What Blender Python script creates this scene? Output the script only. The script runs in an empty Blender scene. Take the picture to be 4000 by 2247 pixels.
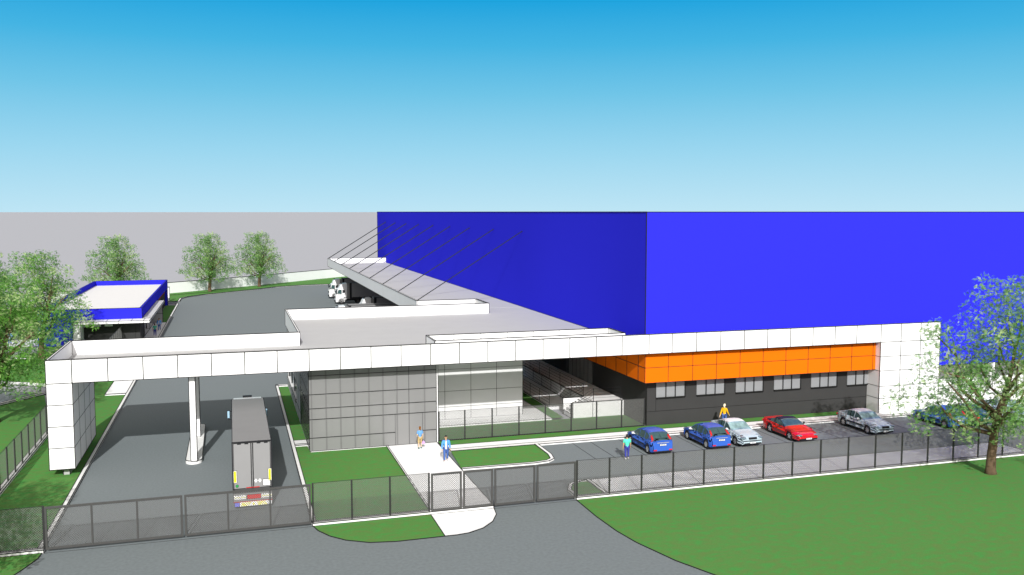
import bpy, bmesh, math, random
from mathutils import Vector, Matrix, Euler
R = math.radians
random.seed(7)
scene = bpy.context.scene
col = scene.collection

# ------------------------------------------------------------------ materials
def lin(c):
    return tuple((x/12.92 if x <= .04045 else ((x+.055)/1.055)**2.4) for x in (v/255 for v in c))

def mat(name, color, rough=.7, var=.05, scale=3.0, metal=0.0, spec=.3, bump=0.0, coat=0.0):
    m = bpy.data.materials.new(name); m.use_nodes = True
    nt = m.node_tree; b = nt.nodes['Principled BSDF']
    b.inputs['Roughness'].default_value = rough
    b.inputs['Metallic'].default_value = metal
    b.inputs['Specular IOR Level'].default_value = spec
    b.inputs['Coat Weight'].default_value = coat
    tc = nt.nodes.new('ShaderNodeTexCoord'); n = nt.nodes.new('ShaderNodeTexNoise')
    n.inputs['Scale'].default_value = scale; n.inputs['Detail'].default_value = 5
    nt.links.new(tc.outputs['Object'], n.inputs['Vector'])
    r = nt.nodes.new('ShaderNodeValToRGB'); e = r.color_ramp.elements
    e[0].position = .3; e[1].position = .7
    e[0].color = tuple(max(0, c*(1-var)) for c in color) + (1,)
    e[1].color = tuple(min(1, c*(1+var)) for c in color) + (1,)
    nt.links.new(n.outputs['Fac'], r.inputs['Fac']); nt.links.new(r.outputs['Color'], b.inputs['Base Color'])
    if bump:
        bp = nt.nodes.new('ShaderNodeBump'); bp.inputs['Strength'].default_value = bump
        nt.links.new(n.outputs['Fac'], bp.inputs['Height']); nt.links.new(bp.outputs['Normal'], b.inputs['Normal'])
    return m

def grass_mat():
    m = bpy.data.materials.new('mown grass'); m.use_nodes = True
    nt = m.node_tree; b = nt.nodes['Principled BSDF']; b.inputs['Roughness'].default_value = .9
    b.inputs['Specular IOR Level'].default_value = .1
    tc = nt.nodes.new('ShaderNodeTexCoord')
    mp = nt.nodes.new('ShaderNodeMapping'); mp.inputs['Scale'].default_value = (1.1, 1.7, 1)
    nt.links.new(tc.outputs['Object'], mp.inputs['Vector'])
    def noise(sc, det):
        n = nt.nodes.new('ShaderNodeTexNoise'); n.inputs['Scale'].default_value = sc; n.inputs['Detail'].default_value = det
        nt.links.new(mp.outputs['Vector'], n.inputs['Vector']); return n
    n1 = noise(1.5, 5); n2 = noise(11, 3)
    r = nt.nodes.new('ShaderNodeValToRGB'); e = r.color_ramp.elements
    e[0].position = .3; e[0].color = (.118, .212, .056, 1)
    e[1].position = .66; e[1].color = (.070, .275, .058, 1)
    x = r.color_ramp.elements.new(.5); x.color = (.095, .238, .056, 1)
    nt.links.new(n1.outputs['Fac'], r.inputs['Fac'])
    mx = nt.nodes.new('ShaderNodeMix'); mx.data_type = 'RGBA'; mx.blend_type = 'MULTIPLY'; mx.inputs['Factor'].default_value = .55
    r2 = nt.nodes.new('ShaderNodeValToRGB'); r2.color_ramp.elements[0].position = .3; r2.color_ramp.elements[1].position = .7
    r2.color_ramp.elements[0].color = (.8, .8, .8, 1); r2.color_ramp.elements[1].color = (1.1, 1.1, 1.1, 1)
    nt.links.new(n2.outputs['Fac'], r2.inputs['Fac'])
    nt.links.new(r.outputs['Color'], mx.inputs[6]); nt.links.new(r2.outputs['Color'], mx.inputs[7])
    nt.links.new(mx.outputs[2], b.inputs['Base Color'])
    return m

def leaf_mat(name, c, tr=.35):
    m = bpy.data.materials.new(name); m.use_nodes = True
    nt = m.node_tree; nt.nodes.remove(nt.nodes['Principled BSDF']); out = nt.nodes['Material Output']
    d = nt.nodes.new('ShaderNodeBsdfDiffuse'); t = nt.nodes.new('ShaderNodeBsdfTranslucent'); mx = nt.nodes.new('ShaderNodeMixShader')
    oi = nt.nodes.new('ShaderNodeTexCoord'); n = nt.nodes.new('ShaderNodeTexNoise'); n.inputs['Scale'].default_value = .8
    nt.links.new(oi.outputs['Object'], n.inputs['Vector'])
    r = nt.nodes.new('ShaderNodeValToRGB')
    r.color_ramp.elements[0].position = .35; r.color_ramp.elements[1].position = .65
    r.color_ramp.elements[0].color = tuple(v*.75 for v in c) + (1,); r.color_ramp.elements[1].color = tuple(v*1.2 for v in c) + (1,)
    nt.links.new(n.outputs['Fac'], r.inputs['Fac'])
    nt.links.new(r.outputs['Color'], d.inputs['Color']); nt.links.new(r.outputs['Color'], t.inputs['Color'])
    mx.inputs['Fac'].default_value = tr
    nt.links.new(d.outputs[0], mx.inputs[1]); nt.links.new(t.outputs[0], mx.inputs[2])
    tp = nt.nodes.new('ShaderNodeBsdfTransparent'); m2 = nt.nodes.new('ShaderNodeMixShader'); m2.inputs['Fac'].default_value = .42   # sheer young leaves
    nt.links.new(mx.outputs[0], m2.inputs[1]); nt.links.new(tp.outputs[0], m2.inputs[2]); nt.links.new(m2.outputs[0], out.inputs['Surface'])
    return m

def glass_mat(name, c, see, rough=.15):
    m = bpy.data.materials.new(name); m.use_nodes = True
    nt = m.node_tree; b = nt.nodes['Principled BSDF']; out = nt.nodes['Material Output']
    b.inputs['Base Color'].default_value = c + (1,); b.inputs['Roughness'].default_value = rough
    t = nt.nodes.new('ShaderNodeBsdfTransparent'); mx = nt.nodes.new('ShaderNodeMixShader'); mx.inputs['Fac'].default_value = see
    nt.links.new(b.outputs[0], mx.inputs[1]); nt.links.new(t.outputs[0], mx.inputs[2]); nt.links.new(mx.outputs[0], out.inputs['Surface'])
    return m

M = dict(
    white=mat('white aluminium cladding', (.84, .84, .84), .6, .015, .5),
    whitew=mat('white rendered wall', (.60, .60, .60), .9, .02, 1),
    whitep=mat('white concrete paving', (.86, .86, .86), .9, .02, 1.2),
    kerb=mat('white kerb stone', (.80, .80, .79), .9, .04, 4),
    deck=mat('grey roof membrane', (.485, .485, .485), .9, .02, .6),
    edge=mat('dark edge trim', (.012, .012, .012), .8, .0),
    asphalt=mat('grey asphalt', (.178, .204, .212), .95, .09, 7, bump=.05),
    road=mat('grey road asphalt', (.174, .200, .208), .95, .09, 5, bump=.05),
    grass=grass_mat(),
    far=mat('pale grey plain', (.395, .398, .43), 1, .0, .01),
    blue=mat('blue metal cladding', (.026, .026, .66), .9, .0, .3, spec=.02),
    orange=mat('orange cladding', (.80, .150, .0006), .8, .01, .5, spec=.1),
    dark=mat('charcoal rendered wall', (.044, .044, .044), .9, .03, 1, spec=.1),
    grey=mat('grey panel', (.40, .40, .40), .8, .02, 1),
    midgrey=mat('mid grey panel', (.24, .24, .24), .8, .03, 1),
    mullgrey=mat('grey mullion', (.155, .155, .155), .6, .02, 2),
    pane=mat('pale window glass', (.25, .26, .27), .12, .02, 1, spec=.5),
    frame=mat('black window frame', (.008, .008, .008), .5, .0),
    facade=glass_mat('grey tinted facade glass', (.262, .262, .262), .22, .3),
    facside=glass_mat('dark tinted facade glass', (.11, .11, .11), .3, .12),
    steel=mat('dark galvanised fence steel', (.022, .022, .022), .45, .1, 8, spec=.5),
    wire=mat('chain link wire', (.15, .15, .147), .5, .1, 8),
    cable=mat('black steel rod', (.01, .01, .012), .5, .0),
    bark=mat('brown bark', (.115, .075, .045), .95, .25, 3, bump=.3),
    roofw=mat('white corrugated roof', (.62, .62, .62), .6, .02, 1),
    leafa=leaf_mat('mid green leaf', (.19, .36, .105)),
    leafd=leaf_mat('fresh green leaf', (.14, .34, .055)),
    leafb=leaf_mat('light yellow green leaf', (.46, .60, .26)),
    leafc=leaf_mat('dark green leaf', (.115, .27, .065)),
    tyre=mat('black tyre rubber', (.012, .012, .012), .85, .1, 9),
    rim=mat('silver wheel rim', (.50, .51, .53), .35, .03, 5, metal=.5),
    carblue=mat('blue car paint', (.032, .115, .50), .45, .02, 1, coat=.12, spec=.3),
    carsilver=mat('silver car paint', (.46, .57, .62), .4, .02, 1, metal=.0, coat=.3),
    carred=mat('red car paint', (.60, .008, .012), .3, .02, 1, coat=.5, spec=.4),
    cargreen=mat('dark green car paint', (.012, .075, .045), .3, .02, 1, coat=.5, spec=.4),
    carnavy=mat('dark navy soft top', (.008, .012, .045), .6, .02, 1),
    carglass=mat('tinted car glass', (.045, .090, .092), .12, .2, 4, spec=.35),
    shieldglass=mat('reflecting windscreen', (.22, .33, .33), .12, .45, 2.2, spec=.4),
    plastic=mat('black plastic', (.012, .013, .016), .6, .0),
    lampred=mat('red lamp lens', (.55, .012, .01), .25, .05, 6, spec=.6),
    lampclear=mat('clear headlamp lens', (.13, .19, .22), .1, .4, 8, spec=.9),
    amber=mat('amber lens', (.75, .2, .02), .3, .0),
    plate=mat('white plate', (.72, .74, .76), .6, .0),
    ink=mat('black ink', (.01, .01, .012), .8, .0),
    trailer=mat('grey trailer tarpaulin', (.226, .226, .229), .7, .02, 1),
    trailerdoor=mat('light grey trailer door', (.262, .262, .264), .6, .02, 1),
    cabwhite=mat('white truck paint', (.82, .82, .82), .4, .01, 1, coat=.2),
    yellow=mat('yellow reflector', (.80, .74, .0), .5, .0),
    redrefl=mat('red reflector', (.52, .0, .0), .5, .0),
    bluesign=mat('pale blue sign', (.16, .16, .66), .6, .0),
    greensign=mat('green sign', (.02, .32, .07), .6, .0),
    signwhite=mat('white sign', (.8, .8, .8), .6, .0),
    mirror=mat('pale blue mirror glass', (.35, .55, .70), .2, .0, spec=.8),
    skin=mat('skin', (.56, .34, .19), .7, .05, 9),
    skinl=mat('light skin', (.70, .50, .34), .7, .05, 9),
    hairbrown=mat('brown hair', (.20, .075, .012), .7, .2, 20),
    hairdark=mat('dark hair', (.022, .022, .022), .7, .2, 20),
    hairblond=mat('pale blond hair', (.74, .68, .48), .7, .1, 20),
    ltblue=mat('light blue cotton', (.13, .31, .60), .9, .08, 6),
    jacket=mat('blue denim jacket', (.10, .33, .74), .9, .08, 6),
    jeans=mat('blue jeans', (.055, .12, .36), .9, .1, 6),
    khaki=mat('khaki cotton', (.46, .34, .16), .9, .08, 6),
    mint=mat('mint green cotton', (.10, .72, .50), .9, .05, 6),
    green=mat('green cotton', (.09, .42, .30), .9, .05, 6),
    indigo=mat('indigo trousers', (.045, .055, .30), .9, .08, 6),
    mustard=mat('yellow cotton', (.75, .42, .008), .9, .06, 6),
    shirtw=mat('white cotton', (.76, .76, .76), .9, .03, 6),
    shoew=mat('white shoe', (.72, .72, .70), .7, .03, 6),
    shoeg=mat('dark green shoe', (.02, .12, .11), .7, .03, 6),
    purple=mat('lilac bag fabric', (.47, .30, .58), .8, .05, 6),
)

# ------------------------------------------------------------------ mesh helpers
class MB:
    def __init__(s): s.v = []; s.f = []; s.m = []; s.sm = []
    def quadmesh(s, vs, fs, m=0, smooth=False):
        o = len(s.v); s.v += [tuple(v) for v in vs]
        for f in fs: s.f.append([i+o for i in f]); s.m.append(m); s.sm.append(smooth)
        return s
    def box(s, x0, x1, y0, y1, z0, z1, m=0, ol=0, me='e'):
        if x0 > x1: x0, x1 = x1, x0
        if y0 > y1: y0, y1 = y1, y0
        p = [(x0,y0,z0),(x1,y0,z0),(x1,y1,z0),(x0,y1,z0),(x0,y0,z1),(x1,y0,z1),(x1,y1,z1),(x0,y1,z1)]
        s.quadmesh(p, [(0,3,2,1),(4,5,6,7),(0,1,5,4),(1,2,6,5),(2,3,7,6),(3,0,4,7)], m)
        if ol:
            for a, b in ((0,1),(1,2),(2,3),(3,0),(4,5),(5,6),(6,7),(7,4),(0,4),(1,5),(2,6),(3,7)): s.bar(p[a], p[b], ol/2, me)
        return s
    def prism(s, poly, z0, z1, m=0, ol=0):
        n = len(poly); vs = [(x,y,z0) for x,y in poly]+[(x,y,z1) for x,y in poly]
        a = sum(poly[i][0]*poly[(i+1)%n][1]-poly[(i+1)%n][0]*poly[i][1] for i in range(n))
        up = list(range(n, 2*n)); dn = list(range(n))[::-1]
        if a < 0: up = up[::-1]; dn = dn[::-1]
        fs = [up, dn] + [(i,(i+1)%n,n+(i+1)%n,n+i) if a > 0 else ((i+1)%n,i,n+i,n+(i+1)%n) for i in range(n)]
        s.quadmesh(vs, fs, m)
        if ol:
            for i in range(n): s.bar(vs[n+i], vs[n+(i+1)%n], ol/2, 'e')
        return s
    def poly(s, pts, m=0, ol=0):
        s.quadmesh(pts, [list(range(len(pts)))], m)
        if ol:
            for i in range(len(pts)): s.bar(pts[i], pts[(i+1)%len(pts)], ol/2, 'e')
        return s
    def sheet(s, poly, z, m=0, ol=0):
        a = sum(poly[i][0]*poly[(i+1)%len(poly)][1]-poly[(i+1)%len(poly)][0]*poly[i][1] for i in range(len(poly)))
        if a < 0: poly = poly[::-1]
        return s.poly([(x,y,z) for x,y in poly], m, ol)
    def bar(s, p, q, r, m=0, r2=None):
        p = Vector(p); q = Vector(q); d = q-p
        if d.length < 1e-6: return s
        d.normalize(); up = Vector((0,0,1)) if abs(d.z) < .95 else Vector((0,1,0))
        a = d.cross(up).normalized(); b = a.cross(d).normalized(); r2 = r if r2 is None else r2
        vs = []
        for c, k in ((p, r), (q, r2)):
            for i, j in ((-1,-1),(1,-1),(1,1),(-1,1)): vs.append(c+a*i*k+b*j*k)
        s.quadmesh(vs, [(0,1,5,4),(1,2,6,5),(2,3,7,6),(3,0,4,7),(3,2,1,0),(4,5,6,7)], m)
        return s
    def tube(s, pts, rad, n=8, m=0):
        pts = [Vector(p) for p in pts]; vs = []; up = Vector((0,1,0))
        for i, p in enumerate(pts):
            d = (pts[min(i+1,len(pts)-1)]-pts[max(i-1,0)]).normalized()
            a = d.cross(up)
            if a.length < 1e-3: a = d.cross(Vector((1,0,0)))
            a.normalize(); b = d.cross(a)
            for k in range(n):
                t = 2*math.pi*k/n; vs.append(p+a*math.cos(t)*rad[i]+b*math.sin(t)*rad[i])
        fs = [(i*n+k, i*n+(k+1)%n, (i+1)*n+(k+1)%n, (i+1)*n+k) for i in range(len(pts)-1) for k in range(n)]
        fs += [tuple(range(n))[::-1], tuple(range((len(pts)-1)*n, len(pts)*n))]
        s.quadmesh(vs, fs, m, True); return s
    def ball(s, c, r, m=0, nu=12, nv=8, z0=-1, z1=1):
        c = Vector(c); r = Vector(r) if hasattr(r, '__len__') else Vector((r,r,r)); vs = []
        for j in range(nv+1):
            z = z0+(z1-z0)*j/nv; a = math.asin(max(-1, min(1, math.sin(math.asin(z0)+(math.asin(z1)-math.asin(z0))*j/nv))))
            for i in range(nu):
                t = 2*math.pi*i/nu; vs.append(c+Vector((math.cos(a)*math.cos(t)*r.x, math.cos(a)*math.sin(t)*r.y, math.sin(a)*r.z)))
        fs = [(j*nu+i, j*nu+(i+1)%nu, (j+1)*nu+(i+1)%nu, (j+1)*nu+i) for j in range(nv) for i in range(nu)]
        s.quadmesh(vs, fs, m, True); return s
    def disc(s, c, r, axis='x', t=.02, n=20, m=0):
        c = Vector(c); vs = []
        for k in (-t/2, t/2):
            for i in range(n):
                a = 2*math.pi*i/n; u, w = math.cos(a)*r, math.sin(a)*r
                vs.append(c+(Vector((k,u,w)) if axis == 'x' else Vector((u,k,w)) if axis == 'y' else Vector((u,w,k))))
        fs = [tuple(range(n)), tuple(range(n,2*n))[::-1]]+[((i+1)%n,i,n+i,n+(i+1)%n) for i in range(n)]
        s.quadmesh(vs, fs, m); return s
    def build(s, name, mats, parent=None):
        if not isinstance(mats, (list, tuple)): mats = [mats]
        mats = [M[x] if isinstance(x, str) else x for x in mats]+[M['edge']]
        me = bpy.data.meshes.new(name); me.from_pydata(s.v, [], s.f)
        for x in mats: me.materials.append(x)
        me.polygons.foreach_set('material_index', [len(mats)-1 if k == 'e' else k for k in s.m])
        me.polygons.foreach_set('use_smooth', s.sm)
        me.update(); bm = bmesh.new(); bm.from_mesh(me)
        if len(s.f) < 6000: bmesh.ops.recalc_face_normals(bm, faces=bm.faces)
        bm.to_mesh(me); bm.free()
        o = bpy.data.objects.new(name, me); col.objects.link(o)
        if parent: o.parent = parent
        return o

def tag(o, label=None, cat=None, group=None, kind=None):
    if label: o['label'] = label
    if cat: o['category'] = cat
    if group: o['group'] = group
    if kind: o['kind'] = kind
    return o
def thing(name, label, cat, loc=(0,0,0), rz=0, group=None):
    o = bpy.data.objects.new(name, None); col.objects.link(o); o.location = loc; o.rotation_euler = (0,0,rz)
    o.empty_display_size = .3
    return tag(o, label, cat, group)
def copy_tree(o, parent=None):
    c = o.copy(); col.objects.link(c); c.parent = parent
    for ch in list(o.children): copy_tree(ch, c)
    return c
def dup(o, loc, rz, label=None, group=None):
    c = copy_tree(o); c.location = loc; c.rotation_euler = (0,0,rz)
    return tag(c, label, None, group)
def struct(name, mb, mats): return tag(mb.build(name, mats), kind='structure')
def text(parent, name, s, size, loc, rot, m='ink'):
    cu = bpy.data.curves.new(name, 'FONT'); cu.body = s; cu.size = size; cu.align_x = 'CENTER'; cu.align_y = 'CENTER'; cu.extrude = .002
    t = bpy.data.objects.new(name, cu); col.objects.link(t)
    bpy.context.view_layer.update()
    me = bpy.data.meshes.new_from_object(t.evaluated_get(bpy.context.evaluated_depsgraph_get()))
    bpy.data.objects.remove(t)
    me.materials.clear(); me.materials.append(M[m])
    o = bpy.data.objects.new(name, me); col.objects.link(o); o.parent = parent; o.location = loc; o.rotation_euler = rot
    return o
def arc(cx, cy, r, a0, a1, n=8): return [(cx+r*math.cos(R(a0+(a1-a0)*i/n)), cy+r*math.sin(R(a0+(a1-a0)*i/n))) for i in range(n+1)]
def strip(path, w, z0, z1, mb, m=0, ol=0, side=1):
    """kerb along a polyline: w to the left (side 1) of the path"""
    off = []
    n = len(path)
    for i, (x, y) in enumerate(path):
        ax, ay = path[max(i-1,0)]; bx, by = path[min(i+1,n-1)]
        d = Vector((bx-ax, by-ay)).normalized(); off.append((x-d.y*w*side, y+d.x*w*side))
    for i in range(n-1):
        q = [path[i], path[i+1], off[i+1], off[i]]
        mb.prism(q, z0, z1, m)
        if ol:
            for pp in (path, off): mb.bar((*pp[i], z1), (*pp[i+1], z1), ol/2, 'e')
            for pp in (path, off): mb.bar((*pp[i], z0+.01), (*pp[i+1], z0+.01), ol/2, 'e')
    return off
W = .044        # joint and edge trim width near the gates

# ------------------------------------------------------------------ ground
struct('ground', MB().sheet([(-15000,-15000),(15000,-15000),(15000,40000),(-15000,40000)], -.05), 'far')
struct('road', MB().sheet([(-70,10),(90,10),(90,52.1),(-70,52.1)], 0), 'road')
rc = [(20.3,52.1),(20.3,48.9),(20.45,46.3),(20.76,44.3),(21.6,41.3),(22.6,39.0),(24.4,36.5),(27.2,34.2),(32,32.3),(40,31.5),(90,31)]
struct('lawn', MB().sheet(rc+[(90,52.1)], .02, 0, W), 'grass')
lc = [(-9.93,52.1),(-9.98,51.3),(-10.4,50.0),(-10.7,49.2),(-11.6,47.6),(-13.2,46.0),(-16,44.6),(-70,44)]
mb = MB().sheet(lc+[(-70,52.1)], .02, 0, W)
mb.sheet([(-70,52.1),(-14.6,52.1),(-14.6,82),(-17.9,98.3),(-20.85,93.9),(-26.5,85.4),(-70,60)], .021)
struct('lawn', mb, 'grass')
gc = [(4.14,52.1),(4.33,51.3),(4.88,50.2),(5.65,49.3),(6.85,48.55),(8.33,48.28),(11,48.3)]
struct('lawn', MB().sheet(gc+[(11,52.1)], .02, 0, W), 'grass')
pc = [(11,48.3),(11.7,48.3),(12.4,48.42),(13.38,48.95),(14.2,49.85),(14.75,51.0),(14.92,52.1)]
struct('footpath', MB().sheet(pc+[(11,52.1)], .024, 0, W), 'whitep')
# driveway and yard in one sheet, kerb line at the back follows the curve
yard = [(-9.95,52.1),(4.1,52.1),(4.1,96.3),(5.3,96.3),(5.3,95.4),(33,95.4),(33,228.5),(23.1,228.2),(21.2,228.1),(16.1,227.15),(10.1,223.8),(5.3,218.0),
        (-5.6,207.7),(-8.86,202.9),(-9.9,199.6),(-10.05,193.3),(-12.2,192.5),(-40,192.5),(-40,188.7),(-10.05,188.6),(-9.95,139)]
struct('yard', MB().sheet(yard, .004), 'asphalt')
struct('car_park', MB().sheet([(15,52.1),(90,52.1),(90,65.7),(15,65.7)], .004), 'asphalt')
# inner lawns
mb = MB()
mb.sheet([(-14.4,52.3),(-10.2,52.3),(-10.2,95.9),(-12.15,95.9),(-12.15,157),(-10.25,157),(-10.25,186.3),(-12.2,186.3),(-12.2,133.6),(-24.9,133.6),(-22.0,129.8),(-26.8,121.5),(-23.8,108.2),(-14.4,101)], .05)
mb.sheet([(-12.2,192.9),(-10.3,193.6),(-10.3,199.7),(-9.1,203.1),(-5.8,208),(5.15,218.3),(9.9,224.2),(16,227.5),(21.2,228.5),(23,228.6),(33,228.8),(33,259),(24.3,250),(5.7,230.5),(-13.3,213.7),(-40,190),(-40,192.9)], .05)
mb.sheet([(-60,142.3),(-24.9,142.3),(-24.9,186),(-36,190),(-60,170)], .04)
struct('lawn', mb, 'grass')
mb = MB()
mb.sheet([(4.35,52.5),(11.03,52.5),(11.03,68.45),(5.35,68.45),(5.25,70.4),(4.35,70.4)], .06)
mb.sheet([(4.35,72.15),(5.3,72.15),(5.3,95.5),(4.35,95.5)], .06)
struct('lawn', mb, 'grass')
isl = [(15.05,60.85),(20.3,60.75)]+[(21.4,60.95),(21.85,61.35),(22.05,62.4)]+[(22.05,65.45),(15.4,65.45)]
struct('lawn', MB().sheet(isl, .10), 'grass')
struct('lawn', MB().sheet([(15.1,67.32),(55,67.32),(55,68.6),(15.1,68.6)], .11, 0, .02), 'grass')
mb = MB().sheet([(15.1,68.85),(33,68.85),(33,73.2),(15.1,73.2)], .06)
mb.sheet([(26.25,73.2),(27.3,73.2),(27.3,95),(26.25,95)], .19)
struct('lawn', mb, 'grass')
mb = MB().sheet([(20.65,53.9),(21.15,55.0),(21.8,55.35),(22.35,55.38),(22.35,52.6),(20.55,52.6)], .10)
struct('lawn', mb, 'grass')
# paths
mb = MB().prism([(11.05,52.35),(15.0,52.35),(15.0,68.55),(11.05,68.55)], -.02, .08, 0, W)
struct('footpath', mb, 'whitep')
mb = MB().prism([(15.45,66.08),(59.5,66.08),(59.5,67.3),(15.0,67.3)], -.02, .10, 0, W*.8)
mb.prism([(59.5,66.08),(90,66.08),(90,67.6),(59.5,67.6)], -.02, .10, 0)
struct('footpath', mb, 'whitep')
mb = MB().prism([(22.6,52.45),(56.7,52.45),(56.7,55.8),(22.6,55.8)], -.02, .06, 0, W)
struct('footpath', mb, 'whitep')
mb = MB().prism([(15.0,73.25),(26.2,73.25),(26.2,95),(15.0,95)], -.02, .18, 0, W*.7)
struct('courtyard_pavement', mb, 'whitep')
mb = MB().prism([(-12.15,96.2),(-10.2,96.2),(-10.2,157),(-12.15,157)], -.02, .13, 0, W*1.4)
mb.prism([(-12.72,139.9),(-12.16,139.9),(-12.16,157),(-12.72,157)], -.02, .125, 0)
struct('footpath', mb, 'whitep')
mb = MB().sheet([(-60,134.9),(-24.9,134.1),(-24.9,142.2),(-60,142.2)], .06, 0, .05)
mb.sheet([(-60,128),(-24,107.6),(-18.6,104.4),(-17.7,102),(-23,105.5),(-60,125)], .07)
mb.sheet([(-24,123.8),(-60,139),(-60,137.6),(-22.6,122.3)], .065)
struct('footpath', mb, 'whitep')
struct('side_road', MB().sheet([(-60,123.5),(-22.5,101.6),(-17.8,98.6),(-26.5,85.4),(-60,68)], .045, 0, .05), 'asphalt')
mb = MB()
for a, b in (((-26.5,85.4),(-17.6,98.9)), ((-27.5,120.3),(-21.8,130.2)), ((-17.6,98.9),(-14.5,101))):
    strip([a, b], .35, 0, .2, mb, 0, .05)
# kerbs
strip([(-9.95,52.3),(-9.95,139),(-10.02,188.5)], .26, -.02, .15, mb, 0, W)
strip([(-10.02,188.5),(-12.2,186.7)][:1]+[(-12.3,188.5)], .3, -.02, .15, mb, 0, .05, -1)
strip([(4.08,96.3),(4.08,52.4)], .25, -.02, .15, mb, 0, W)
strip([(5.3,96.3),(4.08,96.3)], .5, -.02, .15, mb, 0, W)
mb.prism([(4.33,70.9),(5.3,70.9),(5.3,72.1),(4.33,72.1)], -.02, .14, 0, W)
mb.prism([(4.33,70.45),(5.3,70.45),(5.3,70.8),(4.33,70.8)], -.02, .145, 0, W)
mb.prism([(11.03,52.4),(11.13,52.4),(11.13,68.5),(11.03,68.5)], -.02, .12, 0, W*.8)
bk = [(-12.2,192.4),(-10.07,193.2),(-10.02,199.6),(-8.86,202.94),(-5.62,207.7),(5.3,218),(10.06,223.8),(16.1,227.15),(21.2,228.1),(33,228.4)]
strip(bk, .35, -.02, .15, mb, 0, .09)
ik = [(15.1,60.55),(20.3,60.45)]+[(21.5,60.68),(22.08,61.2),(22.3,62.4)]+[(22.3,65.5)]
strip(ik, .27, -.02, .15, mb, 0, W)
mb.prism([(15.4,65.45),(90,65.45),(90,66.06),(15.4,66.06)], -.02, .13, 0, W)
strip([(20.42,52.6),(20.38,53.9),(20.9,55.05),(21.75,55.62),(22.58,55.65),(22.58,52.6)], .23, -.02, .15, mb, 0, W, -1)
struct('kerb', mb, 'kerb')
mb = MB()
for x0, x1 in ((-70,-9.84),(4.1,14.9),(20.28,90)): mb.box(x0, x1, 52.1, 52.5, -.02, .18, 0, W)
mb.box(-14.75, -14.35, 52.5, 133.4, -.02, .18, 0, W)
mb.box(15.0, 32.95, 68.62, 68.83, -.02, .13, 0, W)
struct('fence_kerb', mb, 'kerb')
mb = MB()
mb.box(-9.84, 4.1, 52.08, 52.1, .0, .012)
for x in [25.1, 26.6]+[29.02+2.44*k for k in range(17)]: mb.box(x-.02, x+.02, 60.15, 65.45, .004, .012)
mb.box(25.1, 26.6, 60.13, 60.17, .004, .012); mb.box(14.9, 20.3, 52.08, 52.1, .0, .012)
mb.box(15.02, 15.05, 52.4, 60.5, .004, .012)
struct('parking_markings', mb, 'ink')
mb = MB()
ir = arc(-2.9,68.3,.56,180,360,10)+arc(-2.9,79.2,.52,0,180,10)
mb.prism(ir, -.02, .26, 0, W)
struct('traffic_island_kerb', mb, 'kerb')

# ------------------------------------------------------------------ white portal frame with its roof
pf = thing('portal_building', 'long white panelled portal frame with flat grey roof spanning the driveway', 'portal canopy')
mb = MB().box(-12.08, 61.33, 67.0, 67.22, 6.46, 8.05, 0, W)
jx = [-10.48+2.246*k for k in range(0, 19)]+[32.33]+[34.41+2.243*k for k in range(0, 9)]+[54.9, 57.05, 59.18]
for x in jx: mb.box(x-.029, x+.029, 66.985, 67.0, 6.46, 8.05, 'e')
mb.box(-12.08, -11.93, 67.22, 76.85, 6.6, 8.05, 0, W)
mb.box(-12.08, 5.3, 76.85, 77.0, 6.46, 8.05, 0, W)
mb.box(5.15, 5.3, 77.0, 95.4, 6.46, 8.05, 0, W)
mb.box(5.15, 26.8, 95.4, 95.55, 6.46, 8.05, 0, W*1.3)
mb.box(26.65, 26.8, 95.55, 100.5, 6.46, 8.05, 0, W*1.3)
mb.box(61.15, 61.33, 67.22, 67.7, 6.46, 8.05, 0, W)
mb.build('parapet', 'white', pf)
mb = MB().box(-11.93, 5.3, 67.22, 76.85, 6.46, 6.95)
mb.box(5.3, 15.0, 67.22, 95.4, 6.46, 6.951)
mb.box(15.0, 30.9, 67.22, 68.5, 6.46, 6.952); mb.box(15.0, 30.9, 71.9, 95.4, 6.46, 6.952)
mb.box(30.9, 32.28, 67.22, 100.5, 6.46, 6.953); mb.box(26.8, 30.9, 95.4, 100.5, 6.46, 6.954)
mb.build('roof', 'deck', pf)
mb = MB()
for q in ((-11.9,5.2,67.25,76.8),(5.3,14.9,67.25,95.3),(15.15,30.8,72.0,95.3),(15.15,30.8,67.25,68.4),(30.95,32.28,68.7,100.4)): mb.box(q[0], q[1], q[2], q[3], 6.448, 6.4585)
mb.build('bounce_soffit', 'whitep', pf)  # white lining added under the roof slabs to bounce light into the courtyard
mb = MB()
mb.box(14.9, 30.9, 68.5, 68.62, 6.47, 8.05, 0, W); mb.box(14.9, 30.9, 71.8, 71.92, 6.47, 8.05, 0, W)
mb.box(14.9, 15.02, 68.62, 71.8, 6.47, 8.05, 0, W); mb.box(30.78, 30.9, 68.62, 71.8, 6.47, 8.05, 0, W)
for k in range(1, 7): mb.box(14.9+2.28*k-.015, 14.9+2.28*k+.015, 71.785, 71.8, 6.6, 8.05, 'e')
mb.build('roof_opening_rim', 'white', pf)
mb = MB().box(-12.08, -10.48, 67.0, 76.95, .56, 6.46, 0, W)
for z in (2.03, 3.5, 4.98):
    mb.box(-12.08, -10.465, 66.985, 67.0, z-.022, z+.022, 'e'); mb.box(-10.48, -10.465, 67.0, 76.95, z-.013, z+.013, 'e')
for y in (69.45, 71.95, 74.45): mb.box(-10.48, -10.465, y-.016, y+.016, .56, 6.46, 'e')
mb.box(-11.32, -10.91, 67.5, 76.5, -.02, .56, 1, W)
mb.build('pillar', ['white', 'grey'], pf)
mb = MB().box(54.9, 61.33, 67.001, 68.68, .08, 6.46, 0, W)
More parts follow.
